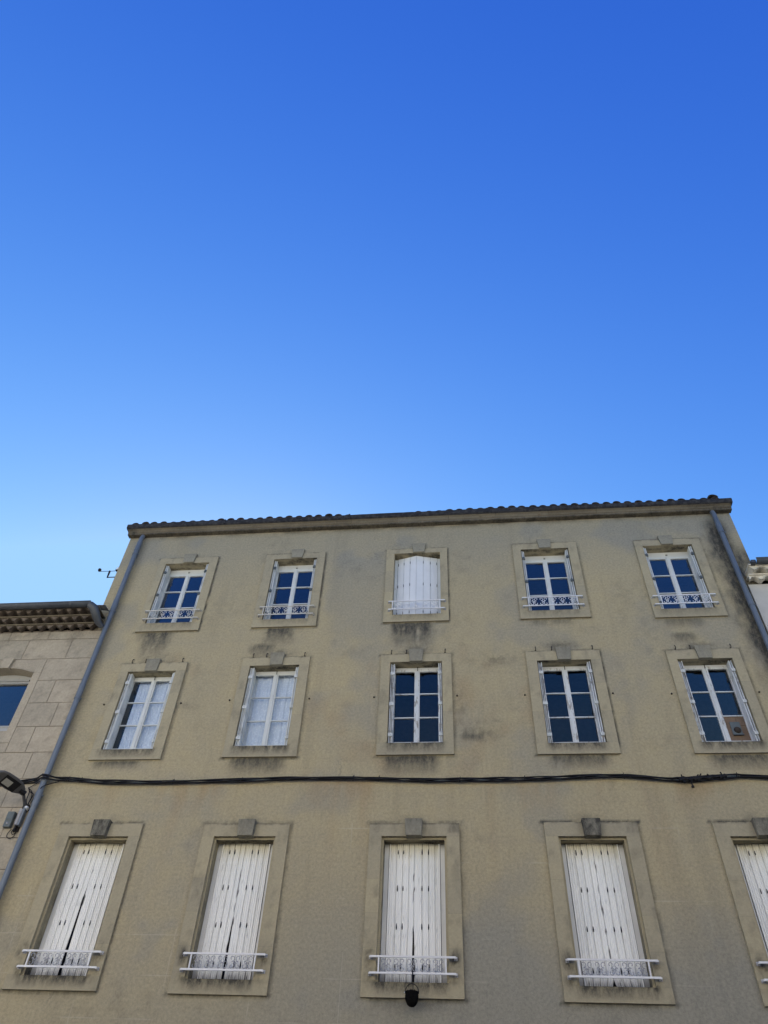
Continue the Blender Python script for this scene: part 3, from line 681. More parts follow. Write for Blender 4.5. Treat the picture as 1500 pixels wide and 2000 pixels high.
def fluted(w):
    """closed fluted shutters: flat side leaves plus two ribbed leaves that part towards the foot"""
    x0, x1, z0, z1 = w['o']; x0 += .035; x1 -= .035; z1 -= .035; i = w['i']
    Y = .165
    fr = MB(); fr.box(x0, x1, .24, .27, z0 + .02, z1); win = fr.build('window', M['dark'], main)
    cx = (x0 + x1) / 2 + (-.0, .0, .0, .0, 0)[i]; zb = z0 + .03; zt = z1 - .008
    flat = .075
    gapz = {0: .62, 1: .42, 2: .36, 3: .03, 4: .3}[i]; gapw = {0: .022, 1: .018, 2: .019, 3: .026, 4: .018}[i]
    def gap(z):
        t = (z - zb) / (zt - zb); return .0025 + gapw * max(0, (gapz - t) / gapz) ** .45 * (1 if t < gapz else 0)
    for side in (-1, 1):
        s = MB(); xo = x0 + flat + .008 if side < 0 else x1 - flat - .008
        zs = np.linspace(zb, zt, 40); nf = 12
        rows_ = []
        v = []; g = []; tn = []
        for z in zs:
            ci = cx + side * gap(z); lo, hi = (xo, ci) if side < 0 else (ci, xo)
            t = (z - zb) / (zt - zb)
            for k_ in range(nf * 4 + 1):
                u = k_ / (nf * 4); x = lo + (hi - lo) * u; ph = k_ % 4
                y = Y + (0, .0, .011, .011)[ph] if ph else Y
                plank = (k_ // 4) in (3, 6, 9)
                yy = Y + (.006 if ph in (2, 3) else 0) + (.008 if plank and ph in (2, 3) else 0)
                # leaf leans out towards the middle
                yy -= .03 * (u if side < 0 else 1 - u)
                v.append((x, yy, z))
                near = max(0, 1 - abs(x - ci) / .018)
                f1 = .5 + .3 * math.sin(k_ * 1.7); f2 = float(vn(np.array([x * 40 + i * 5]), np.array([z * 12]))[0])
                q = (.8 if near > .3 and f2 > .7 and t < .85 else 0) + .5 * math.exp(-((t) / .035) ** 2) * (.5 + f1) + .3 * math.exp(-(t / .12) ** 2) * f2
                q += .03 * (ph in (2, 3)) + (.18 if plank and ph in (2, 3) else 0)
                q += .25 * (f2 > .88) * (f1 > .6) + .7 * math.exp(-((t - 1) / .012) ** 2)
                g.append(min(.95, q)); tn.append(min(1, .75 * max(0, (t - .86) / .14) + .25 * max(0, (t - .7) / .3) * f2))
        W_ = nf * 4 + 1
        s.add(v, [(a * W_ + b, a * W_ + b + 1, (a + 1) * W_ + b + 1, (a + 1) * W_ + b) for a in range(39) for b in range(W_ - 1)], 0, grime=g, tint=tn)
        # thickness at the inner edge and the foot
        s.box(min(xo, xo - side * .02), max(xo, xo - side * .02), Y + .002, Y + .028, zb, zt)
        # vent slots
        for t in (.16, .355, .645, .93) if side else ():
            pass
        so = s.build('shutter', M['shutter'], win)
        for t in (.1, .37, .645, .925):
            for u in ((.27, .49, ) if side < 0 else (.3, .55)):
                z = zb + (zt - zb) * t; ci = cx + side * gap(z); lo, hi = (xo, ci) if side < 0 else (ci, xo)
                uu = u + (.09 if side < 0 else -.0) ; x = lo + (hi - lo) * uu
                yv = Y - .03 * (uu if side < 0 else 1 - uu) - .003
                hh = .05 * random.uniform(.8, 1.15); sl_ = MB()
                sl_.add([(x - .006, yv, z - hh * .6), (x + .006, yv, z - hh * .6), (x + .0095, yv, z), (x + .004, yv, z + hh), (x - .004, yv, z + hh), (x - .0095, yv, z)], [(0, 1, 2, 3, 4, 5)]).build('vent_slot', M['dark'], win)
        f = MB(); a, b = (x0 + .004, x0 + flat) if side < 0 else (x1 - flat, x1 - .004)
        zs = np.linspace(zb, zt, 30); v = []; g = []
        for z in zs:
            for x in (a, b):
                v.append((x, Y + .018 - (.02 if (x == a) == (side > 0) else 0) * 0, z)); t = (z - zb) / (zt - zb); g.append(min(.9, .6 * math.exp(-(t / .06) ** 2) + .35 * float(fbm(np.array([x * 20]), np.array([z * 3]))[0]) + .5 * math.exp(-((t - 1) / .03) ** 2)))
        f.add(v, [(2 * q, 2 * q + 1, 2 * q + 3, 2 * q + 2) for q in range(29)], 0, grime=g)
        f.build('side_leaf', M['shutter'], win)
    return win

def plain_shutters(w):
    x0, x1, z0, z1 = w['o']; fr = MB(); fr.box(x0, x1, .20, .23, z0 + .02, z1); win = fr.build('window', M['dark'], main)
    cx = (x0 + x1) / 2 - .02; zt = z1 - .02; zb = z0 + .03
    Ys, Yc = .15, .035
    for side in (-1, 1):
        xo = x0 + .07 if side < 0 else x1 - .07
        # three planks, each a shallow board
        s = MB(); n = 3
        for k_ in range(n):
            u0, u1 = k_ / n, (k_ + 1) / n
            A = xo + (cx - xo) * u0; B = xo + (cx - xo) * u1 - side * -.0
            ya = Ys + (Yc - Ys) * u0; yb = Ys + (Yc - Ys) * u1; e = .003 * (1 if B > A else -1)
            v = [(A + e, ya, zb), (B - e, yb, zb), (B - e, yb + .022, zb), (A + e, ya + .022, zb)]
            v += [(p[0], p[1], zt) for p in v]
            s.add(v, [(0, 1, 5, 4), (1, 2, 6, 5), (2, 3, 7, 6), (3, 0, 4, 7), (0, 1, 2, 3), (4, 5, 6, 7)], 0)
        s.quad((xo, Ys + .028, zb), (cx, Yc + .028, zb), (cx, Yc + .028, zt), (xo, Ys + .028, zt), grime=.5)
        s.build('shutter', M['topshut'], win)
        for t in (.07, .52, .9):
            for u in (.03, 1 / 3, 2 / 3):
                z = zb + (zt - zb) * t; x = xo + (cx - xo) * u; y = Ys + (Yc - Ys) * u - .002; hh = .045; sl_ = MB()
                sl_.add([(x - .006, y, z - hh), (x + .006, y, z - hh), (x + .009, y - .001, z), (x + .004, y, z + hh), (x - .004, y, z + hh), (x - .009, y - .001, z)], [(0, 1, 2, 3, 4, 5)]).build('vent_slot', M['boxgrey'], win)
        f = MB(); a, b = (x0 + .004, x0 + .066) if side < 0 else (x1 - .066, x1 - .004)
        f.box(a, b, Ys - .02, Ys + .01, zb, zt - .03); f.build('side_leaf', M['white'], win)

def scroll(cx, cz, h, w_, n=9, flip=1):
    """one C-scroll pair: two curls joined by an S stem"""
    pts = []
    for k_ in range(n + 1):       # top curl
        a = RAD(-250 + 320 * k_ / n); r = w_ * .24 * (.35 + .65 * k_ / n)
        pts.append((cx - flip * (w_ * .22) + flip * r * math.cos(a), cz + h * .22 + r * math.sin(a)))
    return pts
def railing(w, x0, x1, p0, p1, zt, zb, off, mat, thick, heart):
    """window guard: two bars turned back into the wall, two posts, scrollwork between"""
    r = MB(); th = thick
    for z in (zt, zb):
        r.box(x0, x1, -off - th * .35, -off + th * .35, z - th / 2, z + th / 2, grime=.08)
        for x in (x0, x1):
            r.box(x - th * .5, x + th * .5, -off - th * .35 + .001, -.02, z - th / 2 - .006, z + th / 2 - .006, grime=.3)
            r.box(x - th * .9, x + th * .9, -.04, -.028, z - th, z + th * .9, grime=.5)
    for x in (p0, p1): r.box(x - th * .4, x + th * .4, -off - th * .3, -off + th * .3, zb, zt, grime=.1)
    ro = r.build('window_guard', mat, main)
    H = zt - zb - th; zc = (zt + zb) / 2; n = max(4, int(round((p1 - p0) / (H * 1.02)))); W_ = (p1 - p0 - th) / n
    rad = .0058 if not heart else .0055
    for i in range(n):
        c = p0 + th / 2 + W_ * (i + .5); s = MB()
        for fl in (-1, 1):
            # spiral at the top turning into a stem that crosses down to the far foot, ending in another spiral
            sp = []
            R0 = W_ * .235; k1 = 12
            tc = (c + fl * W_ * .255, zc + H / 2 - R0 * 1.02)
            for k_ in range(k1):
                t = k_ / (k1 - 1); a = RAD(-60 + 330 * t * 1.0) ; rr = R0 * (.30 + .70 * t)
                sp.append((tc[0] + -fl * rr * math.cos(a) * -1, tc[1] + rr * math.sin(a)))
            # sp ends at a=270deg -> bottom of curl: carry on as stem towards the centre foot
            st = [(c + fl * W_ * .255 - fl * W_ * .1, zc), (c - fl * 0, zc - H * .2), (c - fl * W_ * .05, zc - H * .3)]
            bc = (c + fl * W_ * .25, zc - H / 2 + R0 * .9)
            pts = [(x, -off, z) for x, z in sp]
            s.tube(pts, rad, 5, cap=False)
            sp2 = []
            for k_ in range(k1):
                t = k_ / (k1 - 1); a = RAD(60 - 300 * t); rr = R0 * .95 * (.30 + .70 * t)
                sp2.append((bc[0] + fl * rr * math.cos(a), bc[1] + rr * math.sin(a)))
            s.tube([(x, -off, z) for x, z in sp2], rad, 5, cap=False)
            # S stem between the curls
            A = sp[-1]; B = sp2[-1]
            s.tube([(A[0], -off, A[1]), (A[0] * .72 + c * .28, -off, zc + H * .06), (c + fl * W_ * .06, -off, zc - H * .02), (c - fl * W_ * .02, -off, zc - H * .1), (B[0], -off, B[1])], rad, 5, cap=False)
        s.build('scroll', mat if heart else M['scrollgrey'], ro)

RT = {0: (-6.885, -5.66, 11.552, 11.333), 1: (-4.32, -3.138, 11.562, 11.348), 2: (-1.52, -.335, 11.602, 11.388), 3: (1.282, 2.51, 11.59, 11.368), 4: (3.915, 5.14, 11.528, 11.312)}
RP = {0: (-6.775, -5.765), 1: (-4.23, -3.24), 2: (-1.44, -.444), 3: (1.403, 2.397), 4: (4.065, 5.02)}
RB = {0: (-6.895, -5.652), 1: (-4.349, -3.108), 2: (-1.542, -.299), 3: (1.283, 2.527), 4: (3.887, 5.13)}
RBP = {0: (-6.775, -5.795), 1: (-4.228, -3.25), 2: (-1.414, -.441), 3: (1.432, 2.394), 4: (4.03, 5.0)}
for w in WIN:
    surround(w)
    if w['row'] == 'B': fluted(w)
    elif w['row'] == 'T' and w['i'] == 2: plain_shutters(w)
    else:
        wo = casement(w)
        if w['row'] == 'M' and w['i'] == 0: curtain(w, wo, [(w['o'][0] + .17, w['o'][0] + .5, .010), (w['o'][0] + .51, w['o'][1] - .02, .008)])
        if w['row'] == 'M' and w['i'] == 1: curtain(w, wo, [(w['o'][0] + .02, w['o'][1] - .02, .009)])
        if 'patch' in w:
            a, b, c, d, y = w['patch']; pb = MB()
            hs = [(a, a + .2, c, d), (a + .203, b, c + .31, d), (a + .203, b, c + .16, c + .307), (a + .203, b, c, c + .157)]
            for k_, (p, q, r_, s_) in enumerate(hs): pb.box(p, q, y - .004 * (k_ % 2) - .002, y + .012, r_, s_)
            po = pb.build('plywood_panel', M['wood'], wo); po['label'] = 'brown plywood panel replacing one pane'
            vb = MB(); cx_, cz_ = (a + b) / 2 - .015, (c + d) / 2 + .0; vb.box(cx_ - .085, cx_ + .085, y - .02, y - .006, cz_ - .13, cz_ + .13)
            vb.box(cx_ - .085, cx_ + .09, y - .05, y - .022, cz_ - .135, cz_ - .12); vb.build('vent_plate', M['boxgrey'], wo)
            vc = MB(); vc.lathe([(0, -.05), (.045, -.045), (.06, -.03), (.062, -.02)], (cx_ + .01, y, cz_ - .03), 18, 0, 'y'); vc.build('vent_cap', M['iron'], wo)
    if w['row'] == 'T': railing(w, RT[w['i']][0], RT[w['i']][1], *RP[w['i']], RT[w['i']][2] - .006, RT[w['i']][3] - .006, .10, M['rail'] if w['i'] < 2 else M['railw'], .021, True)
    if w['row'] == 'B': railing(w, *RB[w['i']], *RBP[w['i']], 4.906, 4.697, .10, M['railw'], .026, False)

# small awning hooks over the middle windows, and dowel stubs beside them
for w in WIN:
    if w['row'] != 'M': continue
    a, b, c, d = w['s']; kx = (w['o'][0] + w['o'][1]) / 2
    for x in (a + .19 if w['i'] < 1 else a + .2 if w['i'] else a, kx - .2, b - .12):
        z = d + .05; h = MB(); h.tube([(x, 0, z - .03), (x, -.03, z - .03), (x + .004, -.045, z + .01), (x, -.03, z + .05), (x + .012, -.012, z + .06)], .008, 6); h.box(x - .014, x + .014, -.006, 0, z - .05, z - .01)
        h.build('awning_hook', M['iron'], main)
    for x in (a - .1, b + .09):
        h = MB(); h.lathe([(.017, 0), (.017, -.02), (0, -.025)], (x, 0, (c + d) / 2 + .12), 8, 0, 'y'); h.build('wall_stud', M['iron'], main)

# downpipes
def downpipe(x, ztop, zbot, sleeves, clips, parent):
    p = MB(); off = -.10; R_ = .053
    p.tube([(x, -.06, ztop + .03), (x, off, ztop - .10), (x + .0, off, ztop - .3), (x, off, zbot)], R_, 16)
    for z in sleeves: p.tube([(x, off, z - .14), (x, off, z + .14)], R_ + .007, 16)
    po = p.build('downpipe', M['zinc'], parent)
    for z in clips:
        c = MB(); c.tube([(x, off, z - .014), (x, off, z + .014)], R_ + .012, 16); c.box(x - .012, x + .012, -.05, 0, z - .012, z + .012)
        c.box(x + R_ + .008, x + R_ + .035, off - .01, off + .01, z - .012, z + .012); c.build('pipe_clip', M['zinc'], po)
downpipe(-7.655, 13.93, 0, [13.55, 11.75, 9.55, 7.3, 5.2], [13.3, 11.55, 9.35, 7.36, 5.15], main)
downpipe(5.752, 13.93, 0, [13.4, 11.35, 8.9, 6.6], [13.25, 11.2, 8.8, 6.5], main)

# ------------------------------------------------------------------ left building
lb = empty('stone_house', (-12, 0, 0)); lb.location = (0, 0, 0)
tag(lb, 'lower pale cut stone house at the left with scalloped tile eaves and zinc gutter', 'house')
XR, XL = -7.745, -14.0
Fy = -.03
mb = MB(); joints = [0, .9, 1.43, 1.96, 2.49, 3.02, 3.55, 4.06, 4.57, 5.10, 5.62, 6.12, 6.645, 7.18, 7.72, 8.245, 8.79, 9.32, 9.85, 10.385, 10.89, 11.10]
op = (-10.22, -8.885, 8.70, 10.03); rise = .13; sur = .16
def arch(x): u = (x - (op[0] + op[1]) / 2) / ((op[1] - op[0]) / 2); return op[3] + rise * (1 - u * u)
vj = {20: [-9.83, -8.93], 19: [-9.32, -8.34], 18: [-8.79], 17: [-8.32], 16: [-8.05], 15: [-8.32], 14: [-8.9, -8.15], 13: [-9.2, -8.33], 12: [-8.9, -8.1], 11: [-9.3, -8.4]}
def block(x0, x1, z0, z1):
    g_ = .006; x0 += g_; x1 -= g_; z0 += g_; z1 -= g_
    if x1 - x0 < .02 or z1 - z0 < .02: return
    tv = random.random()
    def fn(x, z):
        n_ = fbm(x * 3, z * 5)
        return dict(tint=np.full_like(x, tv * .8), grime=np.clip(.12 * sstep(.5, .8, n_) + .55 * sstep(10.7, 11.1, z) * n_ + .6 * np.exp(-((x - XR) / .1) ** 2) * n_ * 0 + .25 * sstep(.55, .75, fbm(x * 9, z * 9)), 0, .8))
    grid_panel(mb, x0, x1, z0, z1, Fy + random.uniform(-.002, .002), (), .06, fn)
    mb.quad((x0, Fy, z0), (x1, Fy, z0), (x1, Fy + .012, z0), (x0, Fy + .012, z0)); mb.quad((x0, Fy, z1), (x1, Fy, z1), (x1, Fy + .012, z1), (x0, Fy + .012, z1))
    mb.quad((x1, Fy, z0), (x1, Fy + .012, z0), (x1, Fy + .012, z1), (x1, Fy, z1)); mb.quad((x0, Fy, z0), (x0, Fy + .012, z0), (x0, Fy + .012, z1), (x0, Fy, z1))
for i in range(len(joints) - 1):
    z0_, z1_ = joints[i], joints[i + 1]; xs_ = vj.get(i)
    if xs_ is None: xs_ = [XR - .5 - .45 * (i % 2) - .85 * k_ for k_ in range(3)]
    bl = sorted([x for x in xs_] + [XR]); x = bl[0]
    while x > XL + .9: x -= .95; bl.insert(0, x)
    bl[0] = XL
    for a, b in zip(bl[:-1], bl[1:]):
        ox0, ox1 = op[0] - sur, op[1] + sur
        if z1_ > 8.45 and z0_ < 10.36 and b > ox0 and a < ox1:      # cut by the window surround
            if a < ox0: block(a, ox0, z0_, z1_)
            if b > ox1: block(ox1, b, z0_, z1_)
            if z0_ < 8.45: block(max(a, ox0), min(b, ox1), z0_, 8.45)
        else: block(a, b, z0_, z1_)
mb.build('stone_facing', M['ashlar'], lb)
bk = MB(); By = Fy + .010
grid_panel(bk, XL, XR, 0, 11.14, By, [(op[0], op[1], op[2], op[3] + rise)], .3)
bk.quad((XR, By, 0), (XR, .0, 0), (XR, 0, 11.14), (XR, By, 11.14))
bk.add([(XR - .0, .02, 0), (XL, .02, 0), (XL, 9, 0), (XR, 9, 0), (XR, .02, 11.1), (XL, .02, 11.1), (XL, 9, 11.1), (XR, 9, 11.1)], [(1, 2, 6, 5), (2, 3, 7, 6)])
bk.build('wall', M['grout'], lb)
# window surround with arched head
sm = MB(); ox0, ox1 = op[0] - sur, op[1] + sur; yf = Fy - .006
sm.box(op[1], ox1, yf, Fy + .012, 8.45, 10.03, tint=.1); sm.box(ox0, op[0], yf, Fy + .012, 8.45, 10.03, tint=.3); sm.box(op[0], op[1], yf, Fy + .012, 8.45, op[2], tint=.2, grime=.1)
N = 24; xs_ = np.linspace(op[0], op[1], N + 1); v = []
for x in xs_: v += [(x, yf, arch(x)), (x, yf, 10.375), (x, .30, arch(x))]
sm.add(v, [(3 * i, 3 * i + 3, 3 * i + 4, 3 * i + 1) for i in range(N)] + [(3 * i, 3 * i + 3, 3 * i + 5, 3 * i + 2) for i in range(N)], 0, tint=.2, grime=.1)
sm.box(op[1], ox1, yf, Fy + .012, 10.035, 10.375, tint=.5); sm.box(ox0, op[0], yf, Fy + .012, 10.035, 10.375, tint=.4)
sm.quad((op[1], yf, op[2]), (op[1], .3, op[2]), (op[1], .3, op[3]), (op[1], yf, op[3])); sm.quad((op[0], yf, op[2]), (op[0], .3, op[2]), (op[0], .3, op[3]), (op[0], yf, op[3]))
sm.quad((op[0], yf, op[2]), (op[1], yf, op[2]), (op[1], .3, op[2] + .02), (op[0], .3, op[2] + .02), grime=.3)
# thin raised arch lip
lip = [(x, yf - .012, arch(x) + .02) for x in xs_]; 
v = []
for x in xs_: v += [(x, yf - .018, arch(x)), (x, yf - .018, arch(x) + .035), (x, yf, arch(x) + .035), (x, yf, arch(x))]
sm.add(v, [(4 * i + j, 4 * i + 4 + j, 4 * i + 4 + (j + 1) % 4, 4 * i + (j + 1) % 4) for i in range(N) for j in range(4)] + [(0, 1, 2, 3), (4 * N, 4 * N + 1, 4 * N + 2, 4 * N + 3)], 0, grime=.25)
so = sm.build('window_surround', M['ashlar'], lb)
kx = -9.55; kz0, kz1 = 10.135, 10.375
MB().add([(kx - .09, -.10, kz0), (kx + .09, -.10, kz0), (kx + .12, -.10, kz1), (kx - .12, -.10, kz1), (kx - .09, 0, kz0), (kx + .09, 0, kz0), (kx + .12, 0, kz1), (kx - .12, 0, kz1)],
         [(0, 1, 2, 3), (0, 1, 5, 4), (1, 2, 6, 5), (2, 3, 7, 6), (3, 0, 4, 7)], 0, tint=.3).build('keystone', M['ashlar'], so, bevel=.005)
wf = MB(); wf.box(op[0], op[1], .21, .26, 9.93, 10.2); wf.box(op[0], op[1], .20, .26, 8.70, 8.93); wf.box(op[0], op[0] + .05, .205, .26, 8.93, 9.93); wf.box(op[1] - .05, op[1], .205, .26, 8.93, 9.93)
wf.box(op[0], op[1], .185, .209, 9.99, 10.03, grime=.15); wf.box(op[0], op[1], .19, .209, 9.925, 9.95, grime=.35); wf.box(op[0], op[1], .185, .199, 8.92, 8.945)
wo = wf.build('window', M['greywhite'], lb)
MB().quad((op[0] + .05, .235, 8.93), (op[1] - .05, .235, 8.93), (op[1] - .05, .235, 9.93), (op[0] + .05, .235, 9.93)).build('glass', M['glass'], wo)
room(dict(o=(op[0], op[1], op[2], 10.2))).build('room', M['room'], wo)
for z in (9.86, 8.86):
    MB().tube([(op[1] + .005, -.01, z), (op[1] - .03, -.01, z)], .018, 8).build('window_stop', M['iron'], wo)

def genoise(name, x0, x1, z0, rows, h, p, pit, mats, parent, y0=-.03, hollow=.085, lips=True):
    """rows of canal tiles bedded in mortar: each course oversails the one below"""
    mb = MB(); bd = MB()
    for r_ in range(rows):
        zb = z0 + h * r_; yf = y0 - p * (r_ + 1); off = (pit / 2 if r_ % 2 else 0)
        n = int((x1 - x0) / pit) + 2; S = 10
        # scalloped soffit
        prof_ = []
        x = x0 - off
        top = zb + h - .028
        for k_ in range(n):
            for s_ in range(S):
                u = s_ / S
                if u < .76: zz_ = zb + .008 + hollow * math.sin(math.pi * u / .76) ** .75
                else: zz_ = zb + .008 + random.uniform(-.003, .006)
                prof_.append((x + pit * u, zz_, u))
            x += pit
        prof_ = [q for q in prof_ if x0 <= q[0] <= x1]
        tv = random.random()
        v = []; tn = []
        jit = [random.uniform(-.012, .012) for _ in range(n + 2)]
        for (px_, pz_, u) in prof_:
            j_ = jit[int((px_ - x0 + off) / pit)]
            v += [(px_, yf + j_, pz_), (px_, yf + j_, top), (px_, y0, pz_)]; tn += [.25 if u < .76 else 0.] * 2 + [1.6 if u < .76 else .2]  # hollows tinted darker towards the back, painting in their shade
        k_ = len(prof_)
        mb.add(v, [(3 * i, 3 * i + 3, 3 * i + 4, 3 * i + 1) for i in range(k_ - 1)] + [(3 * i, 3 * i + 3, 3 * i + 5, 3 * i + 2) for i in range(k_ - 1)], 0, tint=tn)
        # outer tile lips
        for q in range(n if lips else 0):
            cx = x0 - off + pit * (q + .38)
            if cx < x0 + .02 or cx > x1 - .06: continue
            R_ = pit * .38; v = []; SG = 8; yj = yf + jit[min(n, int((cx - x0 + off) / pit))] - .012
            for yy in (yj, yj + .05):
                for k2 in range(SG + 1):
                    a = math.pi * k2 / SG
                    for rr in (1., .84): v.append((cx + R_ * rr * math.cos(a), yy, zb + .004 + hollow * 1.08 * rr * math.sin(a) ** .8 if a else zb + .004))
            qn = 2 * (SG + 1); f = []
            for k2 in range(SG):
                b_ = 2 * k2; f += [(b_, b_ + 2, b_ + 3, b_ + 1), (b_, b_ + 2, qn + b_ + 2, qn + b_), (b_ + 1, b_ + 3, qn + b_ + 3, qn + b_ + 1)]
            mb.add(v, f, 0, True, tint=random.random() * .5)
        bd.box(x0, x1, yf - .03, y0, top + .001, zb + h - .001, grime=.2)
    o = mb.build(name, mats[0], parent); bd.build('mortar_bed', mats[1], o)
    return o
genoise('eaves', XL, -7.80, 11.10, 3, .118, .128, .232, (M['gen'], M['cornice']), lb, lips=False)
rf = MB(); rf.add([(XL, -.5, 11.455), (-8.0, -.5, 11.455), (-8.0, 5, 11.455 + 5.5 * .3), (XL, 5, 11.455 + 5.5 * .3)], [(0, 1, 2, 3)])
rf.add([(XL, 9, 11.1), (-8.0, 9, 11.1), (-8.0, 5, 11.455 + 5.5 * .3), (XL, 5, 11.455 + 5.5 * .3)], [(0, 1, 2, 3)])
x = -8.12
while x > XL:
    for j in range(6): cover(rf, x, -.44 + j * .4, 11.45 + j * .4 * .3, .45, .09, .075, tint=random.random())
    x -= .235
rf.build('roof', M['tile'], lb)
def halfgutter(x0, x1, y, z, r, mat, parent, cap=True):
    g = MB(); S = 12; v = []
    for x in (x0, x1):
        for rr in (r, r - .006):
            for k_ in range(S + 1): a = math.pi + math.pi * k_ / S; v.append((x, y + rr * math.cos(a), z + rr * math.sin(a)))
    q = S + 1; f = []
    for k_ in range(S): f += [(k_, k_ + 1, 2 * q + k_ + 1, 2 * q + k_), (q + k_, q + k_ + 1, 3 * q + k_ + 1, 3 * q + k_), (k_, k_ + 1, q + k_ + 1, q + k_)]
    f += [tuple(range(2 * q, 3 * q))] if cap else []
    g.add(v, f, 0, True); g.tube([(x0, y - r, z), (x1, y - r, z)], .011, 8)
    go = g.build('gutter', mat, parent)
    x = x1 - .45
    while x > max(x0, -11):
        b = MB(); v = []
        for xx in (x - .012, x + .012):
            for k_ in range(S + 1): a = math.pi + math.pi * k_ / S; v.append((xx, y + (r + .004) * math.cos(a), z + (r + .004) * math.sin(a)))
        b.add(v, [(k_, k_ + 1, q + k_ + 1, q + k_) for k_ in range(S)], 0, True); b.build('gutter_bracket', mat, go); x -= .62
    return go
gl = halfgutter(XL, -7.93, -.50, 11.475, .085, M['gutter'], lb)
# outlet bend running back to the downpipe, and a loose lead flashing
ob = MB(); ob.tube([(-7.97, -.50, 11.44), (-7.88, -.47, 11.38), (-7.83, -.36, 11.27), (-7.80, -.24, 11.17), (-7.72, -.14, 11.10)], [.082, .092, .088, .07, .055], 16); ob.build('gutter_outlet', M['gutter'], lb)
fl = MB(); fl.add([(-7.98, -.30, 11.60), (-7.76, -.28, 11.61), (-7.76, -.05, 11.63), (-7.98, -.05, 11.66), (-7.98, -.30, 11.592), (-7.76, -.28, 11.602), (-7.76, -.05, 11.622), (-7.98, -.05, 11.652)], [(0, 1, 2, 3), (4, 5, 6, 7), (0, 1, 5, 4), (1, 2, 6, 5)]); fl.build('flashing', M['ballast'], lb)

# ------------------------------------------------------------------ right building
rb = empty('white_house', (0, 0, 0)); tag(rb, 'white plastered house at the right edge with whitewashed scalloped eaves', 'house')
XA = 5.885
w2 = MB(); w2.box(XA, 12, -.025, .02, 0, 11.80); w2.add([(12, 0, 0), (12, 9, 0), (12, 9, 11.8), (12, 0, 11.8), (6.15, 9, 0), (6.15, 9, 11.8)], [(0, 1, 2, 3), (1, 4, 5, 2)]); w2.build('wall', M['whitewall'], rb)
genoise('eaves', XA + .0, 12, 11.80, 2, .13, .16, .27, (M['genw'], M['genw']), rb, -.025, .09)
g2 = MB(); halfgutter(6.02, 12, -.42, 12.10, .085, M['gutter'], rb, False)
MB().box(5.93, 6.02, -.45, -.33, 12.03, 12.10).build('gutter_stop', M['gutter'], rb)
r2 = MB(); r2.add([(6.15, -.42, 12.09), (12, -.42, 12.09), (12, 5, 13.7), (6.15, 5, 13.7)], [(0, 1, 2, 3)]); r2.add([(6.15, 9, 12.0), (12, 9, 12.0), (12, 5, 13.7), (6.15, 5, 13.7)], [(0, 1, 2, 3)])
x = 6.3
while x < 12:
    for j in range(5): cover(r2, x, -.38 + j * .4, 12.085 + j * .12, .45, .09, .075, tint=random.random())
    x += .24
r2.build('roof', M['tile'], rb)

# ------------------------------------------------------------------ cable bundle
cp = [(-13, 7.60), (-10.5, 7.58), (-8.545, 7.608), (-8.1, 7.64), (-7.682, 7.685), (-7.29, 7.69), (-6.9, 7.66), (-6.59, 7.632), (-5.6, 7.615), (-4.677, 7.628), (-3.9, 7.645), (-3.193, 7.664), (-1.916, 7.663), (-1.3, 7.64), (-.751, 7.616), (0, 7.615), (.736, 7.623), (1.6, 7.645), (2.2, 7.672), (2.7, 7.66), (3.3, 7.60), (3.601, 7.591), (4.1, 7.63), (4.439, 7.656), (4.917, 7.625), (6, 7.64), (8, 7.6), (12, 7.65)]
cx_ = np.array([p[0] for p in cp]); cz_ = np.array([p[1] for p in cp])
cb = empty('cable_bundle', (-7.3, -.06, 7.68)); tag(cb, 'bundle of twisted black cables strung along the facades above the lowest windows', 'cable')
def cpart(mb, name, mat, par):
    o = mb.build(name, mat, par); o.matrix_parent_inverse = par.matrix_basis.inverted(); return o
xs_ = np.arange(-13, 12, .07)
for k_ in range(4):
    pts = []
    for x in xs_:
        z = float(np.interp(x, cx_, cz_)); w_ = .020 + .016 * float(vn(np.array([x * .8 + 40]), np.array([3.]))[0]) + (.012 if 3.4 < x < 4.5 else 0)
        ph = x * 1.9 + k_ * 1.57 + .8 * math.sin(x * .7)
        y = -.035 - (.145 * math.exp(-((x + 7.655) / .13) ** 2)) - (.145 * math.exp(-((x - 5.75) / .13) ** 2)) - .02 * (math.cos(ph) + 1)
        pts.append((x, y, z + w_ * math.sin(ph)))
    cpart(MB().tube(pts, .0135 if k_ < 3 else .009, 6), 'strand', M['black'], cb)
for x in (-7.25, -5.25, -4.0, -2.0, -1.55, -.15, .95, 2.6, 4.43, -7.0, 5.3):
    z = float(np.interp(x, cx_, cz_)); c = MB(); c.tube([(x, -.055, z - .045), (x, -.085, z), (x, -.055, z + .045), (x, -.02, z + .03), (x, -.0, z)], .008, 5); c.tube([(x, -.02, z + .03), (x + .01, -.03, z + .075)], .006, 5)
    cpart(c, 'cable_clip', M['black'], cb)
# splice cluster with tie ends and two hanging stubs
sp = MB(); sp.tube([(x, -.07, float(np.interp(x, cx_, cz_))) for x in np.arange(3.48, 4.26, .07)], .02, 6)
for x in sorted(random.uniform(3.5, 4.2) for _ in range(9)):
    z = float(np.interp(x, cx_, cz_)); sp.tube([(x - .05, -.07, z - .02), (x + .05, -.075, z + .02)], .03, 7); sp.tube([(x, -.07, z + .02), (x + random.uniform(-.05, .05), -.08, z + .03 + random.uniform(0, .05))], .012, 5)
    sp.tube([(x, -.08, z - .02), (x + random.uniform(-.04, .04), -.09, z - .055)], .009, 5)
sp.tube([(3.66, -.07, 7.57), (3.665, -.075, 7.455)], .011, 6); sp.tube([(3.663, -.075, 7.475), (3.665, -.075, 7.445)], .022, 6); sp.tube([(3.55, -.07, 7.57), (3.55, -.075, 7.525)], .02, 6)
cpart(sp, 'splice_joint', M['black'], cb)

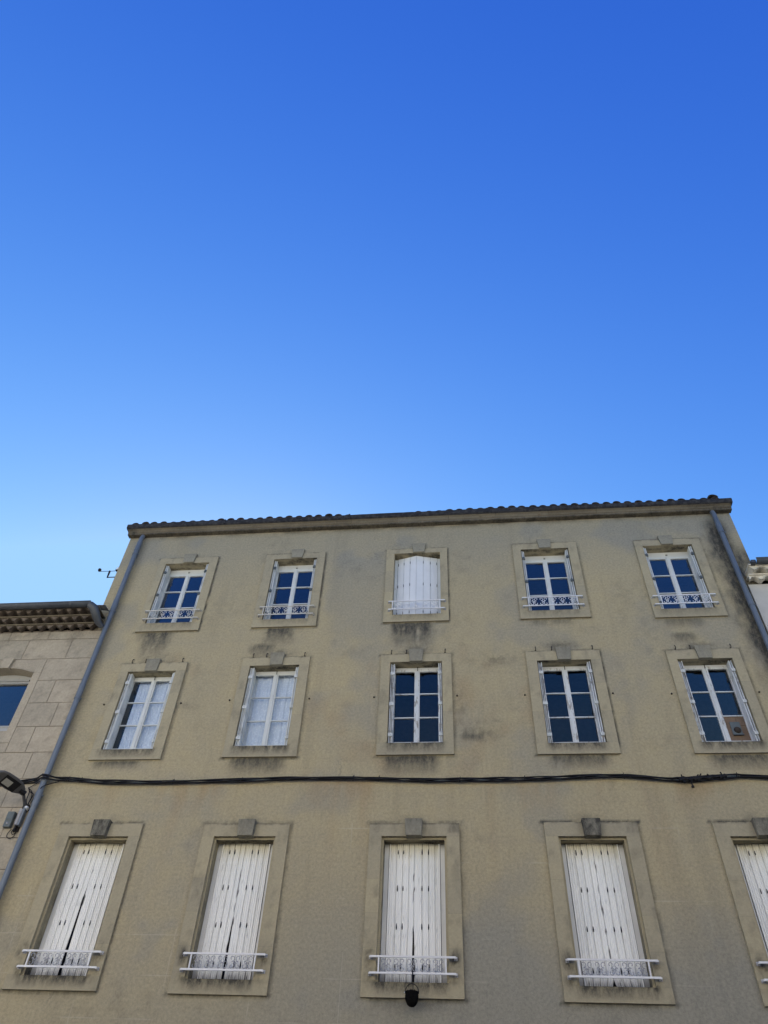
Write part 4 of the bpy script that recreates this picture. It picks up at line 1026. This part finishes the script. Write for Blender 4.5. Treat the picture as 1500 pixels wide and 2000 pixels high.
# ------------------------------------------------------------------ wall lamp at the far left
lp = empty('wall_lamp', (-7.83, 0, 7.2)); tag(lp, 'dark grey flat street lamp on a short bent arm beside the left drainpipe', 'street lamp')
def lpart(mb, name, mat, bevel=0):
    o = mb.build(name, mat, lp, bevel); o.matrix_parent_inverse = lp.matrix_basis.inverted(); return o
lpart(MB().tube([(-7.835, -.03, 7.12), (-7.84, -.08, 7.17), (-7.84, -.17, 7.24), (-7.835, -.25, 7.29), (-7.825, -.32, 7.325)], .027, 12), 'arm', M['lampgrey'])
lpart(MB().box(-7.90, -7.78, -.06, -.03, 7.08, 7.22), 'wall_plate', M['iron'], .006)
# head: local frame, u along head (outwards from the wall), v across
U_ = Vector((-.36, -.52, .12)).normalized(); V_ = Vector((.82, -.57, .42)); V_ = (V_ - U_ * V_.dot(U_)).normalized(); W_ = U_.cross(V_); W_ = W_ if W_.z > 0 else -W_
P0 = Vector((-7.85, -.31, 7.345))
def head_ring(t):
    hw = [(-.02, .05), (.04, .10), (.11, .145), (.24, .165), (.40, .16), (.50, .13), (.55, .07)]
    return hw
v = []; ring = []; secs = head_ring(0)
for (u, hw) in secs:
    for (a, h) in ((-1, 0), (-.86, -.022), (0, -.026), (.86, -.022), (1, 0), (.82, .035), (0, .055), (-.82, .035)):
        v.append(P0 + U_ * u + V_ * (a * hw) + W_ * h)
n = len(secs)
hd = MB(); hd.add(v, [(i * 8 + j, i * 8 + (j + 1) % 8, (i + 1) * 8 + (j + 1) % 8, (i + 1) * 8 + j) for i in range(n - 1) for j in range(8)] + [tuple(range(8)), tuple(range((n - 1) * 8, n * 8))], 0)
ho = lpart(hd, 'lamp_head', M['lampgrey'], .006)
def sub(mb, name, mat, par): return mb.build(name, mat, par)
ls = MB(); 
def lq(u0, u1, v0, v1, d0, d1):
    q = [P0 + U_ * a + V_ * b + W_ * c for c in (d0, d1) for a, b in ((u0, v0), (u1, v0), (u1, v1), (u0, v1))]
    return q
ls.add(lq(.12, .42, -.12, .12, -.030, -.022), [(0, 1, 2, 3), (0, 1, 5, 4), (1, 2, 6, 5), (2, 3, 7, 6), (3, 0, 4, 7)]); sub(ls, 'lamp_recess', M['black'], ho)
ls = MB(); ls.add(lq(.24, .39, -.075, .06, -.036, -.030), [(0, 1, 2, 3), (0, 1, 5, 4), (1, 2, 6, 5), (2, 3, 7, 6), (3, 0, 4, 7)]); sub(ls, 'lens', M['lens'], ho)
lpart(MB().tube([P0 - U_ * .06 - W_ * .02, P0 + U_ * .05 - W_ * .01], .045, 12), 'pivot', M['black'])
lpart(MB().tube([(-7.86, -.30, 7.30), (-7.93, -.26, 7.33), (-7.96, -.15, 7.36), (-7.90, -.10, 7.33), (-7.84, -.14, 7.27)], .008, 6), 'cord', M['black'])

cw = MB(); c2 = MB()
for wi, pts in enumerate(([(-7.78, -.05, 7.24), (-7.76, -.06, 7.30), (-7.67, -.12, 7.44), (-7.60, -.18, 7.50), (-7.48, -.12, 7.58), (-7.39, -.06, 7.645)],
            [(-7.82, -.05, 7.2), (-7.80, -.06, 7.36), (-7.84, -.06, 7.47), (-7.93, -.06, 7.52), (-7.88, -.06, 7.56), (-7.80, -.05, 7.63)],
            [(-7.84, -.05, 7.22), (-7.88, -.06, 7.3), (-7.87, -.07, 7.44), (-7.93, -.06, 7.53)],
            [(-7.93, -.07, 7.53), (-7.86, -.08, 7.44), (-7.78, -.06, 7.42), (-7.80, -.06, 7.28)],
            [(-7.93, -.06, 6.78), (-7.965, -.07, 6.70), (-7.945, -.08, 6.63), (-7.88, -.07, 6.61), (-7.83, -.06, 6.66), (-7.82, -.06, 6.75), (-7.80, -.05, 6.84)],
            [(-7.89, -.06, 6.80), (-7.90, -.08, 6.72), (-7.87, -.07, 6.68), (-7.84, -.06, 6.70), (-7.82, -.05, 6.8)])):
    P = []
    for a, b in zip(pts[:-1], pts[1:]):
        for t in (0, .25, .5, .75): P.append(tuple(a[q] + (b[q] - a[q]) * t for q in range(3)))
    P.append(pts[-1])
    for _ in range(2): P = [P[0]] + [tuple((P[i - 1][q] + 2 * P[i][q] + P[i + 1][q]) / 4 for q in range(3)) for i in range(1, len(P) - 1)] + [P[-1]]
    (cw if wi < 4 else c2).tube(P, .0075, 6)
tag(cw.build('wire_loops', M['black']), 'thin black wires looping up from the street lamp arm to the cable bundle', 'wires')
tag(c2.build('wire_loops', M['black']), 'pair of thin black wire loops hanging below the lamp ballast', 'wires')
b1 = empty('junction_box', (-8.02, -.03, 6.78)); tag(b1, 'flat dark grey box on the stone wall left of the pale lamp ballast', 'electrical box')
def part_at(mb, name, mat, par, bevel=0): o = mb.build(name, mat, par, bevel); o.matrix_parent_inverse = par.matrix_basis.inverted(); return o
part_at(MB().box(-8.085, -7.955, -.115, -.03, 6.80, 7.07), 'box_body', M['boxgrey'], b1, .008)
part_at(MB().box(-8.08, -7.96, -.125, -.1155, 6.93, 7.065), 'box_lid', M['boxgrey'], b1, .003)
part_at(MB().lathe([(0, -.01), (.018, -.008), (.02, 0)], (-8.02, -.116, 6.86), 12, 0, 'y'), 'seal', M['ballast'], b1)
b2 = empty('lamp_ballast', (-7.85, -.03, 6.9)); tag(b2, 'pale finned cylinder with a black foot between the dark box and the drainpipe', 'lamp ballast')
part_at(MB().box(-7.90, -7.80, -.05, -.03, 6.74, 7.14), 'mounting_rail', M['iron'], b2)
bb = MB(); bb.tube([(-7.865, -.085, 6.84), (-7.865, -.085, 7.12)], .036, 14)
for k_ in range(6): bb.tube([(-7.865, -.085, 6.88 + k_ * .035), (-7.865, -.085, 6.892 + k_ * .035)], .043, 14)
part_at(bb, 'ballast_can', M['ballast'], b2); part_at(MB().box(-7.825, -7.785, -.13, -.05, 6.82, 7.14), 'side_case', M['zinc'], b2, .006)
part_at(MB().tube([(-7.86, -.08, 6.83), (-7.86, -.08, 6.74)], .022, 10), 'foot', M['black'], b2)
b3 = empty('photocell', (-7.77, -.05, 7.17)); tag(b3, 'small white cap sensor on a rusty clip against the drainpipe', 'sensor')
part_at(MB().lathe([(0, -.13), (.026, -.125), (.034, -.10), (.034, -.06)], (-7.79, 0, 7.14), 14, 0, 'y'), 'sensor_cap', M['topshut'], b3)
part_at(MB().box(-7.80, -7.71, -.055, -.03, 7.11, 7.19), 'clip', M['iron'], b3, .004)

# ------------------------------------------------------------------ hanging pot
hp = empty('hanging_pot', (-.91, -.13, 4.697)); tag(hp, 'black pot with an arched handle hanging from the window guard of the middle lowest window', 'hanging pot')
HX, HY = -.917, -.20; zc = 4.40
pr = [(0, -.135), (.035, -.13), (.062, -.11), (.082, -.075), (.094, -.03), (.095, 0), (.09, .02), (.099, .028), (.099, .045), (.085, .045), (.08, .02), (.0, .01)]
part_at(MB().lathe(pr, (HX, HY, zc), 24), 'pot_body', M['pot'], hp)
hn = [(HX + .096 * math.cos(a), HY, zc + .03 + .115 * math.sin(a)) for a in np.linspace(0, math.pi, 17)]
part_at(MB().tube(hn, .006, 6), 'handle', M['black'], hp)
part_at(MB().tube([(HX, HY, zc + .145), (HX + .003, HY + .03, 4.62), (HX, -.115, 4.71), (HX, -.10, 4.725), (HX, -.08, 4.70)], .008, 6), 'cord', M['black'], hp)
part_at(MB().lathe([(0, -.01), (.014, 0), (0, .01)], (HX - .098, HY - .01, zc + .035), 10), 'rivet', M['topshut'], hp)
lf = MB()
for k_ in range(46):
    a = random.uniform(0, 6.28); r_ = random.uniform(0, .07); c = Vector((HX + r_ * math.cos(a), HY + r_ * math.sin(a), zc + .035)); h = random.uniform(.015, .055) * (1.2 - r_ * 9 if r_ < .1 else .5)
    d = Vector((math.cos(a) * .4, math.sin(a) * .4, 1)).normalized(); s_ = d.orthogonal().normalized() * .008
    lf.add([c - s_, c + s_, c + d * h + s_ * .4, c + d * h - s_ * .4], [(0, 1, 2, 3)])
part_at(lf, 'dead_stems', M['iron'], hp)

# ------------------------------------------------------------------ weather instrument on the gable
ws = empty('wind_gauge', (-8.0, .10, 12.72)); tag(ws, 'small black wind gauge on a bracket sticking out beside the upper left roof corner', 'weather instrument')
Yw = .10
part_at(MB().tube([(-8.0, Yw, 12.775), (-8.245, Yw, 12.775), (-8.25, Yw, 12.79)], .012, 8), 'bracket', M['black'], ws)
part_at(MB().tube([(-8.25, Yw, 12.765), (-8.25, Yw, 12.88), (-8.25, Yw, 12.975)], [.014, .022, .022], 10), 'mast', M['black'], ws)
part_at(MB().tube([(-8.50, Yw, 12.975), (-8.22, Yw, 12.97), (-8.08, Yw, 12.975)], .007, 6), 'crossbar', M['black'], ws)
part_at(MB().lathe([(0, -.04), (.032, -.03), (.042, 0), (.035, .028), (0, .04)], (-8.52, Yw, 13.02), 12), 'cup_rotor', M['black'], ws)
part_at(MB().box(-8.095, -8.035, Yw - .03, Yw + .03, 12.99, 13.06), 'sensor_box', M['topshut'], ws, .006)
part_at(MB().box(-8.105, -8.04, Yw - .035, Yw + .035, 12.975, 12.99), 'sensor_tray', M['black'], ws)

opposite(-34, -9.2, 12.0, M['facade_white'], 'unseen white plastered house added across the street to bounce light, left of the viewer')
opposite(-9.1, 8.9, 12.6, M['facade_cream'], 'unseen cream plastered house added directly behind the viewer to bounce light')
opposite(9.0, 32, 12.2, M['facade_white'], 'unseen white plastered house added across the street to bounce light, right of the viewer')
